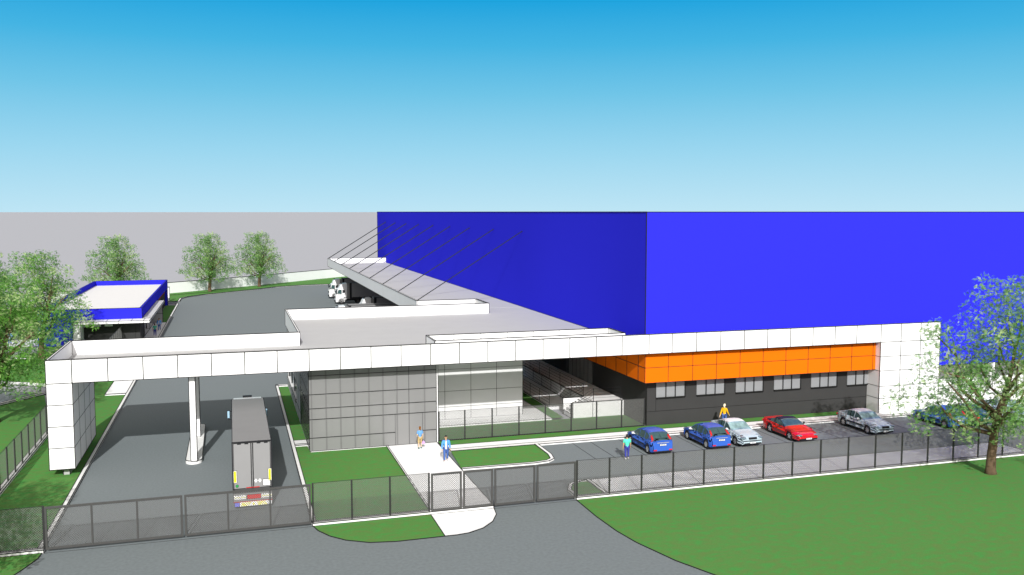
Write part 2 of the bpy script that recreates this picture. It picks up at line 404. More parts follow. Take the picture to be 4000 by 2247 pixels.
for z in (1.41, 2.49, 3.88, 5.16):
    mb.box(54.9, 61.33, 66.985, 67.001, z-.022, z+.022, 'e'); mb.box(54.885, 54.9, 67.0, 68.6, z-.013, z+.013, 'e')
for x in (57.05, 59.18): mb.box(x-.026, x+.026, 66.985, 67.001, .1, 6.46, 'e')
mb.build('pillar', 'white', pf)
for y in (67.7, 75.1):
    MB().box(-3.08, -2.65, y, y+.43, .26, 6.46, 0, W).build('column', 'white', pf)

# ------------------------------------------------------------------ glass fronted office block
go = thing('glass_office', 'grey glass walled entrance office under the white portal roof', 'office')
mb = MB().poly([(5.3,68.57,.1),(15.0,68.57,.1),(15.0,68.57,6.44),(5.3,68.57,6.44)])
for z, a, b in ((1.10,5.3,11.75),(1.10,13.88,15),(2.51,5.3,15),(3.33,5.3,15),(4.40,5.3,15),(5.81,5.3,15)):
    mb.box(a, b, 68.52, 68.55, z-.02, z+.02, 'e')
for z in (.1,): mb.box(5.3, 11.0, 68.55, 68.57, z-.012, z+.012, 'e')
mb.box(12.82, 12.85, 68.55, 68.57, .1, 6.44, 'e'); mb.box(11.74, 11.76, 68.55, 68.57, .1, 2.51, 'e'); mb.box(13.87, 13.89, 68.55, 68.57, .1, 2.51, 'e')
mb.box(5.28, 5.31, 68.54, 68.57, .1, 6.44, 'e')
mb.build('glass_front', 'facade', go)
for k in range(9):
    if k not in (7,): MB().box(5.42+1.073*k, 5.53+1.073*k, 68.53, 68.569, .1, 6.44).build('mullion', 'mullgrey', go)
for k in range(8): MB().box(5.36, 5.46, 69.6+1.073*k, 69.73+1.073*k, .1, 6.44).build('mullion', 'dark', go)
mb = MB().box(5.3, 5.34, 68.62, 77.7, .1, 6.44)
for z in (1.1, 2.51, 3.33, 4.4, 5.81): mb.box(5.285, 5.3, 68.6, 77.7, z-.016, z+.016, 'e')
for k in range(9): mb.box(5.285, 5.3, 69.15+1.073*k, 69.19+1.073*k, .1, 6.44, 'e')
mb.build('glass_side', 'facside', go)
mb = MB().box(5.3, 5.5, 77.7, 95.38, .0, 1.05, 0); mb.box(5.3, 5.5, 77.7, 82.45, 1.05, 6.45, 0); mb.box(5.3, 5.5, 82.45, 95.38, 2.9, 6.45, 0)
mb.box(5.3, 5.5, 94.6, 95.38, 1.05, 2.9, 0); mb.box(5.5, 26.0, 95.1, 95.38, 0, 6.45, 0)
for k in range(9): mb.box(5.285, 5.3, 77.7+2.2*k, 77.74+2.2*k, 0, 6.45 if k < 3 else 1.05, 'e')
for k in range(3, 9): mb.box(5.285, 5.3, 77.7+2.2*k, 77.74+2.2*k, 2.9, 6.45, 'e')
for z in (1.05, 2.9, 4.6): mb.box(5.285, 5.3, 77.7, 95.38, z-.02, z+.02, 'e')
mb.build('wall', 'grey', go)
f = MB().box(5.42, 5.46, 82.45, 94.6, 1.3, 2.9).build('window', 'carglass', go)
for y in (82.5, 86.5, 90.5, 94.5): MB().box(5.36, 5.42, y-.04, y+.04, 1.3, 2.9).build('window_bar', 'frame', f)
MB().box(5.2, 5.46, 82.45, 94.6, 1.06, 1.3, 0, W).build('sill', 'white', f)
mb = MB().box(5.5, 15, 68.9, 95, -.02, .1, 0); mb.box(6.25, 11.36, 73.9, 74.05, .1, 6.4, 0); mb.box(12.1, 14.3, 73.95, 74.1, .1, 3.75, 0); mb.box(11.36, 11.5, 70, 74, .1, 6.4)
mb.box(5.6, 11.4, 74.06, 94, 3.1, 3.3)
mb.build('interior', 'grey', go)
MB().box(5.35, 11.05, 68.5, 68.72, 0, .1, 0, .02).build('base_strip', 'white', go)
mb = MB().box(15.0, 15.12, 68.56, 75.5, 0.0, 6.45, 0, W)
mb.build('side_wall', 'white', go)

# ------------------------------------------------------------------ courtyard: back wall, platform, stair, ramp, rails
cw = thing('courtyard_wall', 'white panelled courtyard wall right of the glass office', 'wall')
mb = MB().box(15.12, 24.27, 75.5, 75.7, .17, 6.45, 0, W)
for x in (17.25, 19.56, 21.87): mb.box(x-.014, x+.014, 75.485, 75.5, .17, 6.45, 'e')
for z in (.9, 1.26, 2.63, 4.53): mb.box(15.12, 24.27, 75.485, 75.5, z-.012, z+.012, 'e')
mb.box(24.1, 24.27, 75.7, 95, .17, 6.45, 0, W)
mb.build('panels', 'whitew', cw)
pl = thing('entrance_platform', 'white raised entrance platform with steps beside the charcoal wall', 'platform')
mb = MB().box(30.0, 32.98, 73.25, 96, .0, 1.4, 0, W); mb.box(28.15, 30.0, 73.25, 73.45, 0, 1.4, 0, W)
mb.box(28.05, 30.0, 75.45, 75.62, .0, 1.4, 0, W)
mb.build('platform', 'whitep', pl)
mb = MB()
for k in range(7): mb.box(28.1+.27*k, 28.1+.27*(k+1), 73.46, 75.44, .0, .2+.171*(k+1), 0, W*.8)
mb.build('steps', 'whitep', pl)
mb = MB()
def rail(p, q, h=1.15, n=4, r=.010, posts=None):
    p = Vector(p); q = Vector(q)
    for k in range(n+1):
        z = Vector((0,0,h*(k+.15)/(n+.15))); mb.bar(p+z, q+z, r)
    for t in (posts or (0, 1)):
        c = p.lerp(q, t); mb.bar(c, c+Vector((0,0,h)), r*1.3)
rail((28.1,75.5,.4),(30.0,75.5,1.42)); rail((28.2,73.35,.3),(30.1,73.35,1.4)); rail((30.1,73.3,1.4),(32.65,73.3,1.4))
rail((30.05,75.6,1.4),(30.05,94,1.4), posts=[k/6 for k in range(7)])
mb.build('railing', 'cable', pl)
rp = thing('access_ramp', 'low white access ramp with wire railings left of the entrance platform', 'ramp')
mb = MB().prism([(27.3,77.2),(29.97,77.2),(29.97,95),(27.3,95)], 0, .33, 0, W)
mb.build('ramp_slab', 'whitep', rp)
mb = MB()
rail((27.4,77.3,.33),(27.4,94,.33), posts=[k/6 for k in range(7)]); rail((29.6,77.6,.33),(29.6,94,.9), posts=[k/6 for k in range(7)])
mb.build('railing', 'cable', rp)

# ------------------------------------------------------------------ warehouse
wh = thing('warehouse', 'huge blue metal warehouse rising behind the white portal', 'warehouse')
mb = MB().box(32.3, 98, 67.65, 209.5, 6.46, 17.98); mb.box(32.3, 98, 100.6, 209.5, 0, 6.46); mb.box(56, 98, 67.65, 100.6, 3.92, 6.46)
mb.bar((32.3,67.65,8), (32.3,67.65,17.98), .03, 'e'); mb.bar((32.3,67.65,17.98), (98,67.65,17.98), .03, 'e'); mb.bar((32.3,67.65,17.98), (32.3,209.5,17.98), .04, 'e')
mb.bar((32.3,209.5,0), (32.3,209.5,17.98), .06, 'e'); mb.bar((32.3,67.7,6.955), (32.3,198,6.955), .035, 'e'); mb.bar((61.4,67.65,3.92), (98,67.65,3.92), .018, 'e')
mb.build('cladding', 'blue', wh)
mb = MB().box(56, 98, 67.7, 100, 0, 2.6)
mb.box(67.5, 68.36, 67.64, 68.0, 1.55, 3.92)
mb.bar((61.4,67.69,1.53), (98,67.69,1.53), .014, 'e')
for x in (67.5, 68.36): mb.bar((x,67.64,1.55), (x,67.64,3.92), .014, 'e')
mb.build('base_wall', 'white', wh)
for x0, x1 in ((61.34,67.5),(68.36,98)):
    mb = MB().box(x0, x1, 67.9, 68.0, 2.6, 3.92, 1)
    z = 2.66
    while z < 3.9:
        mb.quadmesh([(x0,67.70,z-.03),(x1,67.70,z-.03),(x1,67.85,z+.035),(x0,67.85,z+.035),(x0,67.70,z-.005),(x1,67.70,z-.005),(x1,67.85,z+.06),(x0,67.85,z+.06)],
                    [(0,1,2,3),(7,6,5,4),(0,4,5,1),(3,2,6,7)], 0)
        z += .115
    mb.build('louvre_panel', ['midgrey', 'frame'], wh)

# ------------------------------------------------------------------ loading canopy with tie rods
lc_ = thing('loading_canopy', 'long cantilevered grey loading canopy hung from the blue warehouse', 'canopy')
mb = MB().box(19.75, 19.92, 100.5, 198, 6.4, 8.05, 0, .05)
mb.box(19.92, 26.65, 100.5, 100.66, 6.42, 8.05, 0, .05); mb.box(19.92, 32.28, 197.84, 198, 6.42, 8.05, 0, .07)
mb.build('parapet', 'white', lc_)
MB().box(19.92, 32.28, 100.66, 197.84, 6.45, 6.957).build('roof', 'deck', lc_)
for k in range(9):
    y = 100.7+12.14*k; MB().bar((19.85,y,8.03), (32.32,y,15.78), .042+.0042*k).build('tie_rod', 'cable', lc_)

# ------------------------------------------------------------------ office wing, charcoal wall and orange band
ow = thing('office_wing', 'charcoal office wing with an orange panel band beneath the portal', 'office wing')
mb = MB().box(33.0, 55.4, 68.7, 73.2, 0, 6.45); mb.box(33.0, 55.4, 73.2, 100.5, 0, 6.44)
mb.bar((33,68.69,1.27), (55.4,68.69,1.27), .014, 'e'); mb.bar((33.0,68.69,0), (33.0,68.69,3.93), .016, 'e'); mb.bar((33.84,68.69,1.27), (33.84,68.69,3.93), .014, 'e')
mb.bar((32.99,68.7,1.25), (32.99,100,1.25), .03, 'e')
mb.build('wall', 'dark', ow)
mb = MB().box(32.3, 54.88, 67.6, 68.68, 3.93, 6.455); mb.box(32.3, 33.0, 68.68, 100.4, 3.93, 6.455)
mb.bar((32.3,67.59,5.2), (54.88,67.59,5.2), .016, 'e'); mb.bar((32.29,67.6,5.2), (32.29,100,5.2), .018, 'e')
mb.bar((32.3,67.6,3.93), (54.88,67.6,3.93), .016, 'e'); mb.bar((32.3,67.6,3.93), (32.3,100,3.93), .018, 'e'); mb.bar((32.3,67.6,3.93), (32.3,67.6,6.45), .016, 'e')
for k in range(10): mb.bar((34.4+2.243*k,67.59,3.93), (34.4+2.243*k,67.59,6.45), .016, 'e')
for k in range(14): mb.bar((32.29,68.9+2.3*k,3.93), (32.29,68.9+2.3*k,6.45), .018, 'e')
mb.build('orange_band', 'orange', ow)
for k in range(6):
    x = 33.84+3.783*k
    w = MB().box(x, x+2.62, 68.62, 68.69, 2.45, 3.9).build('window', 'pane', ow)
    mb = MB()
    for q in (.87, 1.74, 2.66): mb.box(x+q-.035, x+q+.035, 68.55, 68.62, 2.45, 3.92)
    mb.box(x, x+2.7, 68.53, 68.68, 2.36, 2.44); mb.build('window_frame', 'frame', w)
mb = MB().box(32.93, 32.99, 80.6, 87.0, 1.3, 6.4)
for k in range(7): mb.bar((32.925,80.6+1.06*k,1.4), (32.925,80.6+1.06*k,6.4), .018, 'e')
mb.build('door', 'midgrey', ow)
MB().box(32.92, 32.99, 87.0, 87.7, 1.3, 6.4).build('door_frame', 'frame', ow)

# ------------------------------------------------------------------ small blue gatehouse at the back left
gh = thing('gatehouse', 'low blue building with white corrugated roof beside the yard', 'building')
mb = MB().box(-24.85, -11.87, 133.7, 133.95, 3.28, 4.9, 0, .05); mb.box(-24.85, -11.87, 187.4, 187.65, 0.0, 4.9, 0, .05)
mb.box(-24.85, -24.6, 133.95, 187.4, 0, 4.9, 0, .05); mb.box(-12.12, -11.87, 133.95, 187.4, 3.28, 4.9, 0, .05)
mb.box(-24.84, -20.45, 133.71, 140, 0, 3.3, 0); mb.box(-12.5, -11.88, 186.2, 187.6, 0, 3.28, 0, .05)
mb.build('wall', 'blue', gh)
mb = MB(); y = 134.0; vs = []; fs = []
n = 0
while y < 187.4:
    vs += [(-24.6,y,4.0),(-12.12,y,4.0),(-24.6,y+.35,4.07),(-12.12,y+.35,4.07)]; y += .7
for i in range(len(vs)//2-1): fs.append((2*i,2*i+1,2*i+3,2*i+2))
mb.quadmesh(vs, fs); mb.build('roof', 'roofw', gh)
mb = MB().box(-20.44, -12.14, 133.62, 139.9, 0, 3.27, 0, .04); mb.box(-20.44, -12.72, 139.9, 157.06, 0, 3.26, 0); mb.box(-12.7, -12.3, 157.31, 186, 0, 2.5, 0)
mb.bar((-12.75,133.61,0), (-12.75,133.61,3.27), .02, 'e'); mb.bar((-17.9,133.61,0), (-17.9,133.61,2.4), .02, 'e')
mb.build('recessed_wall', 'dark', gh)
mb = MB().box(-12.69, -12.3, 160.2, 186, 2.5, 3.28)
for k in range(12): mb.bar((-12.29,161+2.2*k,2.5), (-12.29,161+2.2*k,3.28), .07, 'e')
mb.build('orange_band', 'orange', gh)
for x in (-19.53, -18.05, -16.58):
    w = MB().box(x, x+1.0, 133.54, 133.62, 2.5, 3.08).build('window', 'signwhite', gh)
    MB().box(x-.05, x+1.08, 133.52, 133.63, 2.4, 2.5).build('window_frame', 'frame', w)
mb = MB().box(-20.15, -10.68, 131.0, 133.68, 3.1, 3.43, 0, .05); mb.box(-11.86, -10.68, 133.68, 160, 3.1, 3.43, 0, .05)
mb.box(-20.15, -19.2, 131.0, 133.68, 0, 3.1, 0, .05)
for k in range(6): mb.bar((-19.2+1.55*k,130.99,3.1), (-19.2+1.55*k,130.99,3.43), .022, 'e'); mb.bar((-19.2+1.55*k,131,3.44), (-19.2+1.55*k,133.7,3.44), .02, 'e')
for k in range(17): mb.bar((-11.86,134+1.55*k,3.44), (-10.68,134+1.55*k,3.44), .03, 'e'); mb.bar((-10.67,134+1.55*k,3.1), (-10.67,134+1.55*k,3.43), .03, 'e')
for z in (1.0, 2.0): mb.bar((-20.15,130.99,z), (-19.2,130.99,z), .022, 'e')
mb.build('porch_canopy', 'white', gh)
for y in (141.6, 149.3): MB().box(-12.62, -12.2, y, y+.9, .13, 3.1, 0, .05).build('porch_column', 'white', gh)
mb = MB().box(-12.7, -10.8, 157.05, 157.3, .1, 3.1, 0, .06); mb.bar((-12.7,157.04,1.6), (-10.8,157.04,1.6), .03, 'e')
mb.build('end_wall', 'grey', gh)
bl = thing('bollard_post', 'slim white square post standing behind the low blue building', 'post')
MB().box(-12.42, -12.0, 194.8, 195.25, 0.04, 2.85, 0, .06).build('shaft', 'white', bl)
MB().box(-12.46, -11.96, 194.76, 195.29, 2.85, 2.95, 0, .06).build('cap', 'white', bl)
# perimeter wall
pw = thing('perimeter_wall', 'long white boundary wall crossing behind the yard and trees', 'wall')
mb = MB()
wl = [(-62,165.5),(-40.5,185.7),(-35.4,190.9),(-13.3,213.7),(5.7,230.5),(24.3,250),(60,284)]
strip(wl, .3, 0, 2.43, mb, 0, .09)
for x, y in ((-38.6,187.5),(-36,190.3),(-29,197.4),(-22,204.5)): mb.bar((x+.05,y-.1,0), (x+.05,y-.1,2.43), .06, 'e')
mb.build('wall', 'white', pw)

# ------------------------------------------------------------------ fences and gates
_mesh_cache = {}
def chain_mesh(w, h, parent, loc, rz=0, name='wire_mesh', thin=1.0):
    key = (round(w,2), round(h,2), thin)
    if key not in _mesh_cache:
        mb = MB(); s = .125; r = .0094*thin
        k = -h
        while k < w:
            a = max(k, 0); b = min(k+h, w)
            if b > a+.02: mb.bar((a,0,a-k), (b,0,b-k), r, 0); mb.bar((a,.012,h-(a-k)), (b,.012,h-(b-k)), r, 0)
            k += s
        o = mb.build(name, 'wire', parent); _mesh_cache[key] = o.data
    else:
        o = bpy.data.objects.new(name, _mesh_cache[key]); col.objects.link(o); o.parent = parent
    o.location = loc; o.rotation_euler = (0,0,rz); return o
def fence(label, p, q, posts, z0=.18, h=2.3, name='mesh_fence', thin=1.0):
    p = Vector(p); q = Vector(q); d = (q-p); L = d.length; d.normalize(); a = math.atan2(d.y, d.x)
    t = thing(name, label, 'fence', (p.x,p.y,0), a, 'grey mesh fences around the site')
    proto = None
    for s in posts:
        if proto is None:
            mb = MB().box(-.045, .045, -.045, .045, z0, z0+h+.03)
            for k in range(7): mb.box(-.06, .06, -.06, -.045, z0+.25+.3*k, z0+.29+.3*k)
            o = proto = mb.build('post', 'steel', t)
        else:
            o = bpy.data.objects.new('post', proto.data); col.objects.link(o); o.parent = t
        o.location = (s,0,0)
    MB().box(posts[0], posts[-1], -.012, .012, z0+h, z0+h+.025).build('top_rail', 'steel', t)
    MB().box(posts[0], posts[-1], -.02, .02, z0+.02, z0+.05).build('bottom_rail', 'steel', t)
    for a_, b_ in zip(posts[:-1], posts[1:]): chain_mesh(b_-a_-.1, h-.06, t, (a_+.05,0,z0+.04), thin=thin)
    return t
def gate(label, x0, x1, bars=(), y=52.14, z0=.18, h=2.3):
    t = thing('mesh_gate', label, 'gate', (x0,y,0), 0, 'framed mesh gates along the front')
    w = x1-x0; mb = MB(); r = .055
    mb.box(0, w, -r, r, z0, z0+2*r); mb.box(0, w, -r, r, z0+h-2*r, z0+h); mb.box(0, 2*r, -r+.002, r-.002, z0+2*r, z0+h-2*r); mb.box(w-2*r, w, -r+.002, r-.002, z0+2*r, z0+h-2*r)
    for b in bars: mb.box(b-x0-.045, b-x0+.045, -.045, .045, z0+2*r, z0+h-2*r)
    mb.build('gate_frame', 'gatesteel', t)
    e = [x0+2*r]+list(bars)+[x1-2*r]
    for a_, b_ in zip(e[:-1], e[1:]): chain_mesh(b_-a_-.05, h-.22, t, (a_-x0+.03,0,z0+.11))
M['gatesteel'] = mat('grey gate steel', (.055, .055, .053), .45, .1, 8, spec=.5)
fence('short grey mesh fence left of the wide driveway gates', (-14.5,52.25,0), (-9.8,52.25,0), [0, 2.3, 4.68])
gate('left leaf of the wide driveway gate with two uprights', -9.74, -2.88, (-7.46,-5.2))
gate('right leaf of the wide driveway gate behind the truck rear', -2.78, 4.03, (-.5,1.78))
fence('grey mesh fence on the kerb between truck gate and footpath gate', (4.15,52.25,0), (10.95,52.25,0), [0, 2.22, 4.45, 6.79])
gate('left leaf of the footpath gate over the white path', 11.05, 12.92)
gate('right leaf of the footpath gate at the asphalt edge', 13.01, 14.87)
gate('left leaf of the car park gate beside the footpath gate', 14.96, 17.58)
gate('right leaf of the car park gate next to the rounded kerb', 17.67, 20.26)
fence('long grey mesh fence between the lawn and the parked cars', (20.37,52.25,0), (72,52.25,0), [0]+[2.2+2.2325*k for k in range(22)])
fence('mesh fence with dark posts along the left lawn', (-14.5,52.6,0), (-14.5,133.4,0), [.4+2.24*k for k in range(37)], thin=.35)
fence('mesh fence closing the grass courtyard beside the glass office', (15.1,68.72,0), (32.8,68.72,0), [.12]+[2.2+2.238*k for k in range(7)]+[17.68], .12, 2.3)
fence('mesh fence on white paving left of the low blue building', (-60,142.15,0), (-25,142.15,0), [.2+3.1*k for k in range(12)], .05, 2.35)

# ------------------------------------------------------------------ trees
BL = [(-2.5,12.5,.9),(-1,11.9,1.15),(.5,12.6,1.15),(1.7,12.4,1.0),(1.9,11.6,.9),(3.2,10.7,1.0),(-2.2,11.2,1.4),(-.2,10.6,1.7),(1.3,10.3,1.5),
      (-4.7,9.4,1.15),(-3,9.4,1.4),(-1.2,9.1,1.6),(.7,8.9,1.7),(2.6,9.1,1.4),(3.8,9.1,.75),(-5,7.8,.9),(-3.6,7.7,1.3),(-1.8,7.5,1.6),(.2,7.2,1.7),(2.4,7.5,1.7),
      (4.2,7.5,1.2),(-4.6,6.2,1.4),(-2.6,6,1.7),(-.5,5.7,1.7),(1.7,5.7,1.8),(3.7,6.1,1.7),(5.2,6.4,.8),(-6.1,4.7,.95),(-4.8,4.6,1.3),(-3.1,4.3,1.5),(3.2,4.4,1.7),(5,4.9,1.25),
      (5.9,3.9,.8),(-1.6,3.9,1.3),(1.4,3.9,1.4),(-4.5,3.3,.9),(-1.7,2.8,.95),(2.8,2.8,1.0),(.8,3.1,.9)]
def crown_mesh(seed, leaf, dens, lean=0):
    rnd = random.Random(seed); mb = MB()
    blobs = [(x, rnd.uniform(-.25,.25)*rr, z, rr) for x, z, rr in BL]
    for x, z, rr in BL:                              # the same crown turned a quarter, so that it is as deep as it is wide
        if abs(x) > .9: blobs.append((rnd.uniform(-.3,.3)*rr, x*rnd.uniform(.85,1), z+rnd.uniform(-.3,.2), rr*rnd.uniform(.7,1)))
        if abs(x) > 2: blobs.append((x*.68, x*rnd.choice((-.68,.68)), z+rnd.uniform(-.4,.2), rr*.75))
    vs = mb.v
    for bx, by, bz, br in blobs:
        by -= max(0, bz-5)*lean
        n = int(dens*br*br); tint = rnd.choice((0,0,0,1,2,2))
        for _ in range(n):
            d = Vector((rnd.gauss(0,1), rnd.gauss(0,1), rnd.gauss(0,1))).normalized()*br*(rnd.random()**.42)
            c = Vector((bx,by,bz))+Vector((d.x, d.y, d.z*.9))
            u = Vector((rnd.gauss(0,1), rnd.gauss(0,1), rnd.gauss(0,.8))).normalized(); w = u.cross(Vector((rnd.gauss(0,1),rnd.gauss(0,1),rnd.gauss(0,1)))).normalized()
            l = leaf*rnd.uniform(.6,1.35); k = l*rnd.uniform(.4,.6); o = len(vs)
            vs += [tuple(c-u*l*.6), tuple(c+w*k*.55-u*l*.1), tuple(c+u*l*.6), tuple(c-w*k*.55-u*l*.05)]
            mb.f.append([o,o+1,o+2,o+3]); mb.m.append(tint if rnd.random() < .55 else rnd.choice((0,0,1,2))); mb.sm.append(False)
    return mb
def branch_mesh(seed, g=1.0):
    rnd = random.Random(seed); mb = MB()
    mb.tube([(0,0,-.1),(-.02,0,.35),(0,0,1.2),(.1,0,2.6),(.35,.05,4.0),(.7,0,5.3),(.95,-.1,6.6),(1.2,.1,8.0),(1.5,0,9.4),(1.6,.1,10.6)], [g*v for v in (.52,.40,.36,.33,.28,.22,.16,.12,.07,.03)], 10)
    br = [((.05,0,2.6),[(-1.6,.3,3.0),(-2.6,.6,3.8),(-3.2,.8,4.6)],.13), ((.1,0,2.8),[(-1.0,-.4,3.3),(-2.1,-.8,4.8),(-3.4,-1,6.2)],.13), ((.3,0,3.8),[(-.9,.6,4.6),(-1.7,1,5.4),(-1.9,1.2,7.5),(-3,1.6,8.8)],.13),
          ((.3,0,3.9),[(-1.2,-.8,5),(-2.6,-1.4,6.5),(-4.2,-1.8,7)],.1), ((.6,0,4.9),[(-.1,.4,5.6),(-.7,.7,7.0)],.09), ((.5,0,4.6),[(1.2,-.4,5.6),(2.2,-.9,6.6),(3.3,-1.2,7.8)],.14), ((.7,0,5.4),[(1.6,.5,6.2),(2.6,.9,7.0),(3.4,1.2,7.4)],.1),
          ((.05,0,2.7),[(.9,.5,3.3),(1.2,.8,4.6),(2.6,1.2,6)],.11), ((.95,0,6.6),[(.5,.2,7.6),(.2,.3,8.8)],.07), ((1.2,0,8),[(.7,-.2,9.2),(.5,-.3,10.3)],.06), ((.9,0,6.4),[(1.4,-.3,7.6),(1.9,-.4,9)],.06),
          ((.1,0,2.9),[(-.1,-1.3,3.9),(.3,-2.6,5.2),(.1,-3.8,6.8)],.13), ((.2,0,3.3),[(.2,1.4,4.2),(-.2,2.7,5.6),(.3,3.8,6.8)],.13), ((.6,0,5),[(.7,-1.2,6.2),(.4,-2.0,7.8)],.09), ((.8,0,5.8),[(.8,1.2,7),(1.1,1.9,8.6)],.08)]
    for p, pts, r in br:
        path = [p]+pts; n = len(path)
        mb.tube(path, [r*(1-i/n)+.012 for i in range(n)], 6)
        for q in pts[:-1]:
            e = Vector(q)+Vector((rnd.uniform(-1,1), rnd.uniform(-1,1), rnd.uniform(.7,1.6))); mb.tube([q, Vector(q).lerp(e,.5)+Vector((0,0,.15)), e], [r*.35,r*.22,.01], 5)
    return mb
T_G = 'leafy shade trees around the site'
tfar = thing('leafy_tree', 'leafy tree before the white wall, left of the pair behind the yard', 'tree', (-4.74,216.3,0), R(-3), T_G)
branch_mesh(3).build('trunk', 'bark', tfar); crown_mesh(5, .40, 72).build('crown', ['leafa','leafb','leafc'], tfar)
dup(tfar, (6.37,226.4,0), R(0), 'leafy tree before the white wall, right of the pair nearest the loading canopy')
dup(tfar, (-22.3,200.4,0), R(0), 'leafy tree rising directly behind the low blue building')
tn = thing('leafy_tree', 'leafy tree overlapping the left corner of the low blue building', 'tree', (-22.56,123.25,0), R(-4), T_G)
trunk_n = branch_mesh(4, .9).build('trunk', 'bark', tn); crown_mesh(6, .31, 118).build('crown', ['leafd','leafb','leafc'], tn)
dup(tn, (-19.6,86.5,0), R(5), 'leafy tree at the left edge behind the dark posted fence')
dup(tn, (-16.2,43.4,0), R(10), 'leafy tree outside the left front corner, shading the driveway lawn').scale = (.8,.8,1)
dup(tn, (-40.5,172,0), R(40), 'leafy tree far left near the white boundary wall')
tr = thing('leafy_tree', 'large leafy tree on the front lawn at the right edge', 'tree', (49.66,49.1,0), R(-14), T_G)
branch_mesh(9, .78).build('trunk', 'bark', tr); crown_mesh(8, .25, 128, .5).build('crown', ['leafa','leafb','leafc'], tr)
tr.scale = (1.13,.92,1.07)
# ------------------------------------------------------------------ trucks
def wheel(parent, loc, r, wd, side, spokes=5, rimm='rim'):
    t = MB(); n = 24; prof = [(.0,.62),(.0,.92),(.12,1.0),(.88,1.0),(1.0,.92),(1.0,.62)]
    vs = [(side*(wd*(.5-a)), math.cos(2*math.pi*k/n)*r*b, math.sin(2*math.pi*k/n)*r*b) for a, b in prof for k in range(n)]
    t.quadmesh(vs, [(i*n+k,(i+1)*n+k,(i+1)*n+(k+1)%n,i*n+(k+1)%n) for i in range(len(prof)-1) for k in range(n)], 0, True)
    w_ = t.build('wheel', 'tyre', parent); w_.location = loc
    m = MB().disc((side*wd*.36,0,0), r*.63, 'x', .03, 24, 1)
    m.disc((side*wd*.40,0,0), r*.16, 'x', .05, 12, 0)
    for k in range(spokes):
        a = 2*math.pi*k/spokes+.3; m.bar((side*wd*.38, math.cos(a)*r*.1, math.sin(a)*r*.1), (side*wd*.42, math.cos(a)*r*.6, math.sin(a)*r*.6), r*.125, 0, r*.10)
    n = 24; ro, ri = r*.66, r*.55
    vs = [(side*wd*.43, math.cos(2*math.pi*k/n)*q, math.sin(2*math.pi*k/n)*q) for q in (ro, ri) for k in range(n)]
    m.quadmesh(vs, [(k,(k+1)%n,n+(k+1)%n,n+k) for k in range(n)], 0)
    m.build('rim', [rimm,'midgrey' if rimm == 'rim' else 'tyre'], w_)
    return w_
M['darkpanel'] = mat('dark grey panel', (.07, .07, .07), .7, .02, 2)
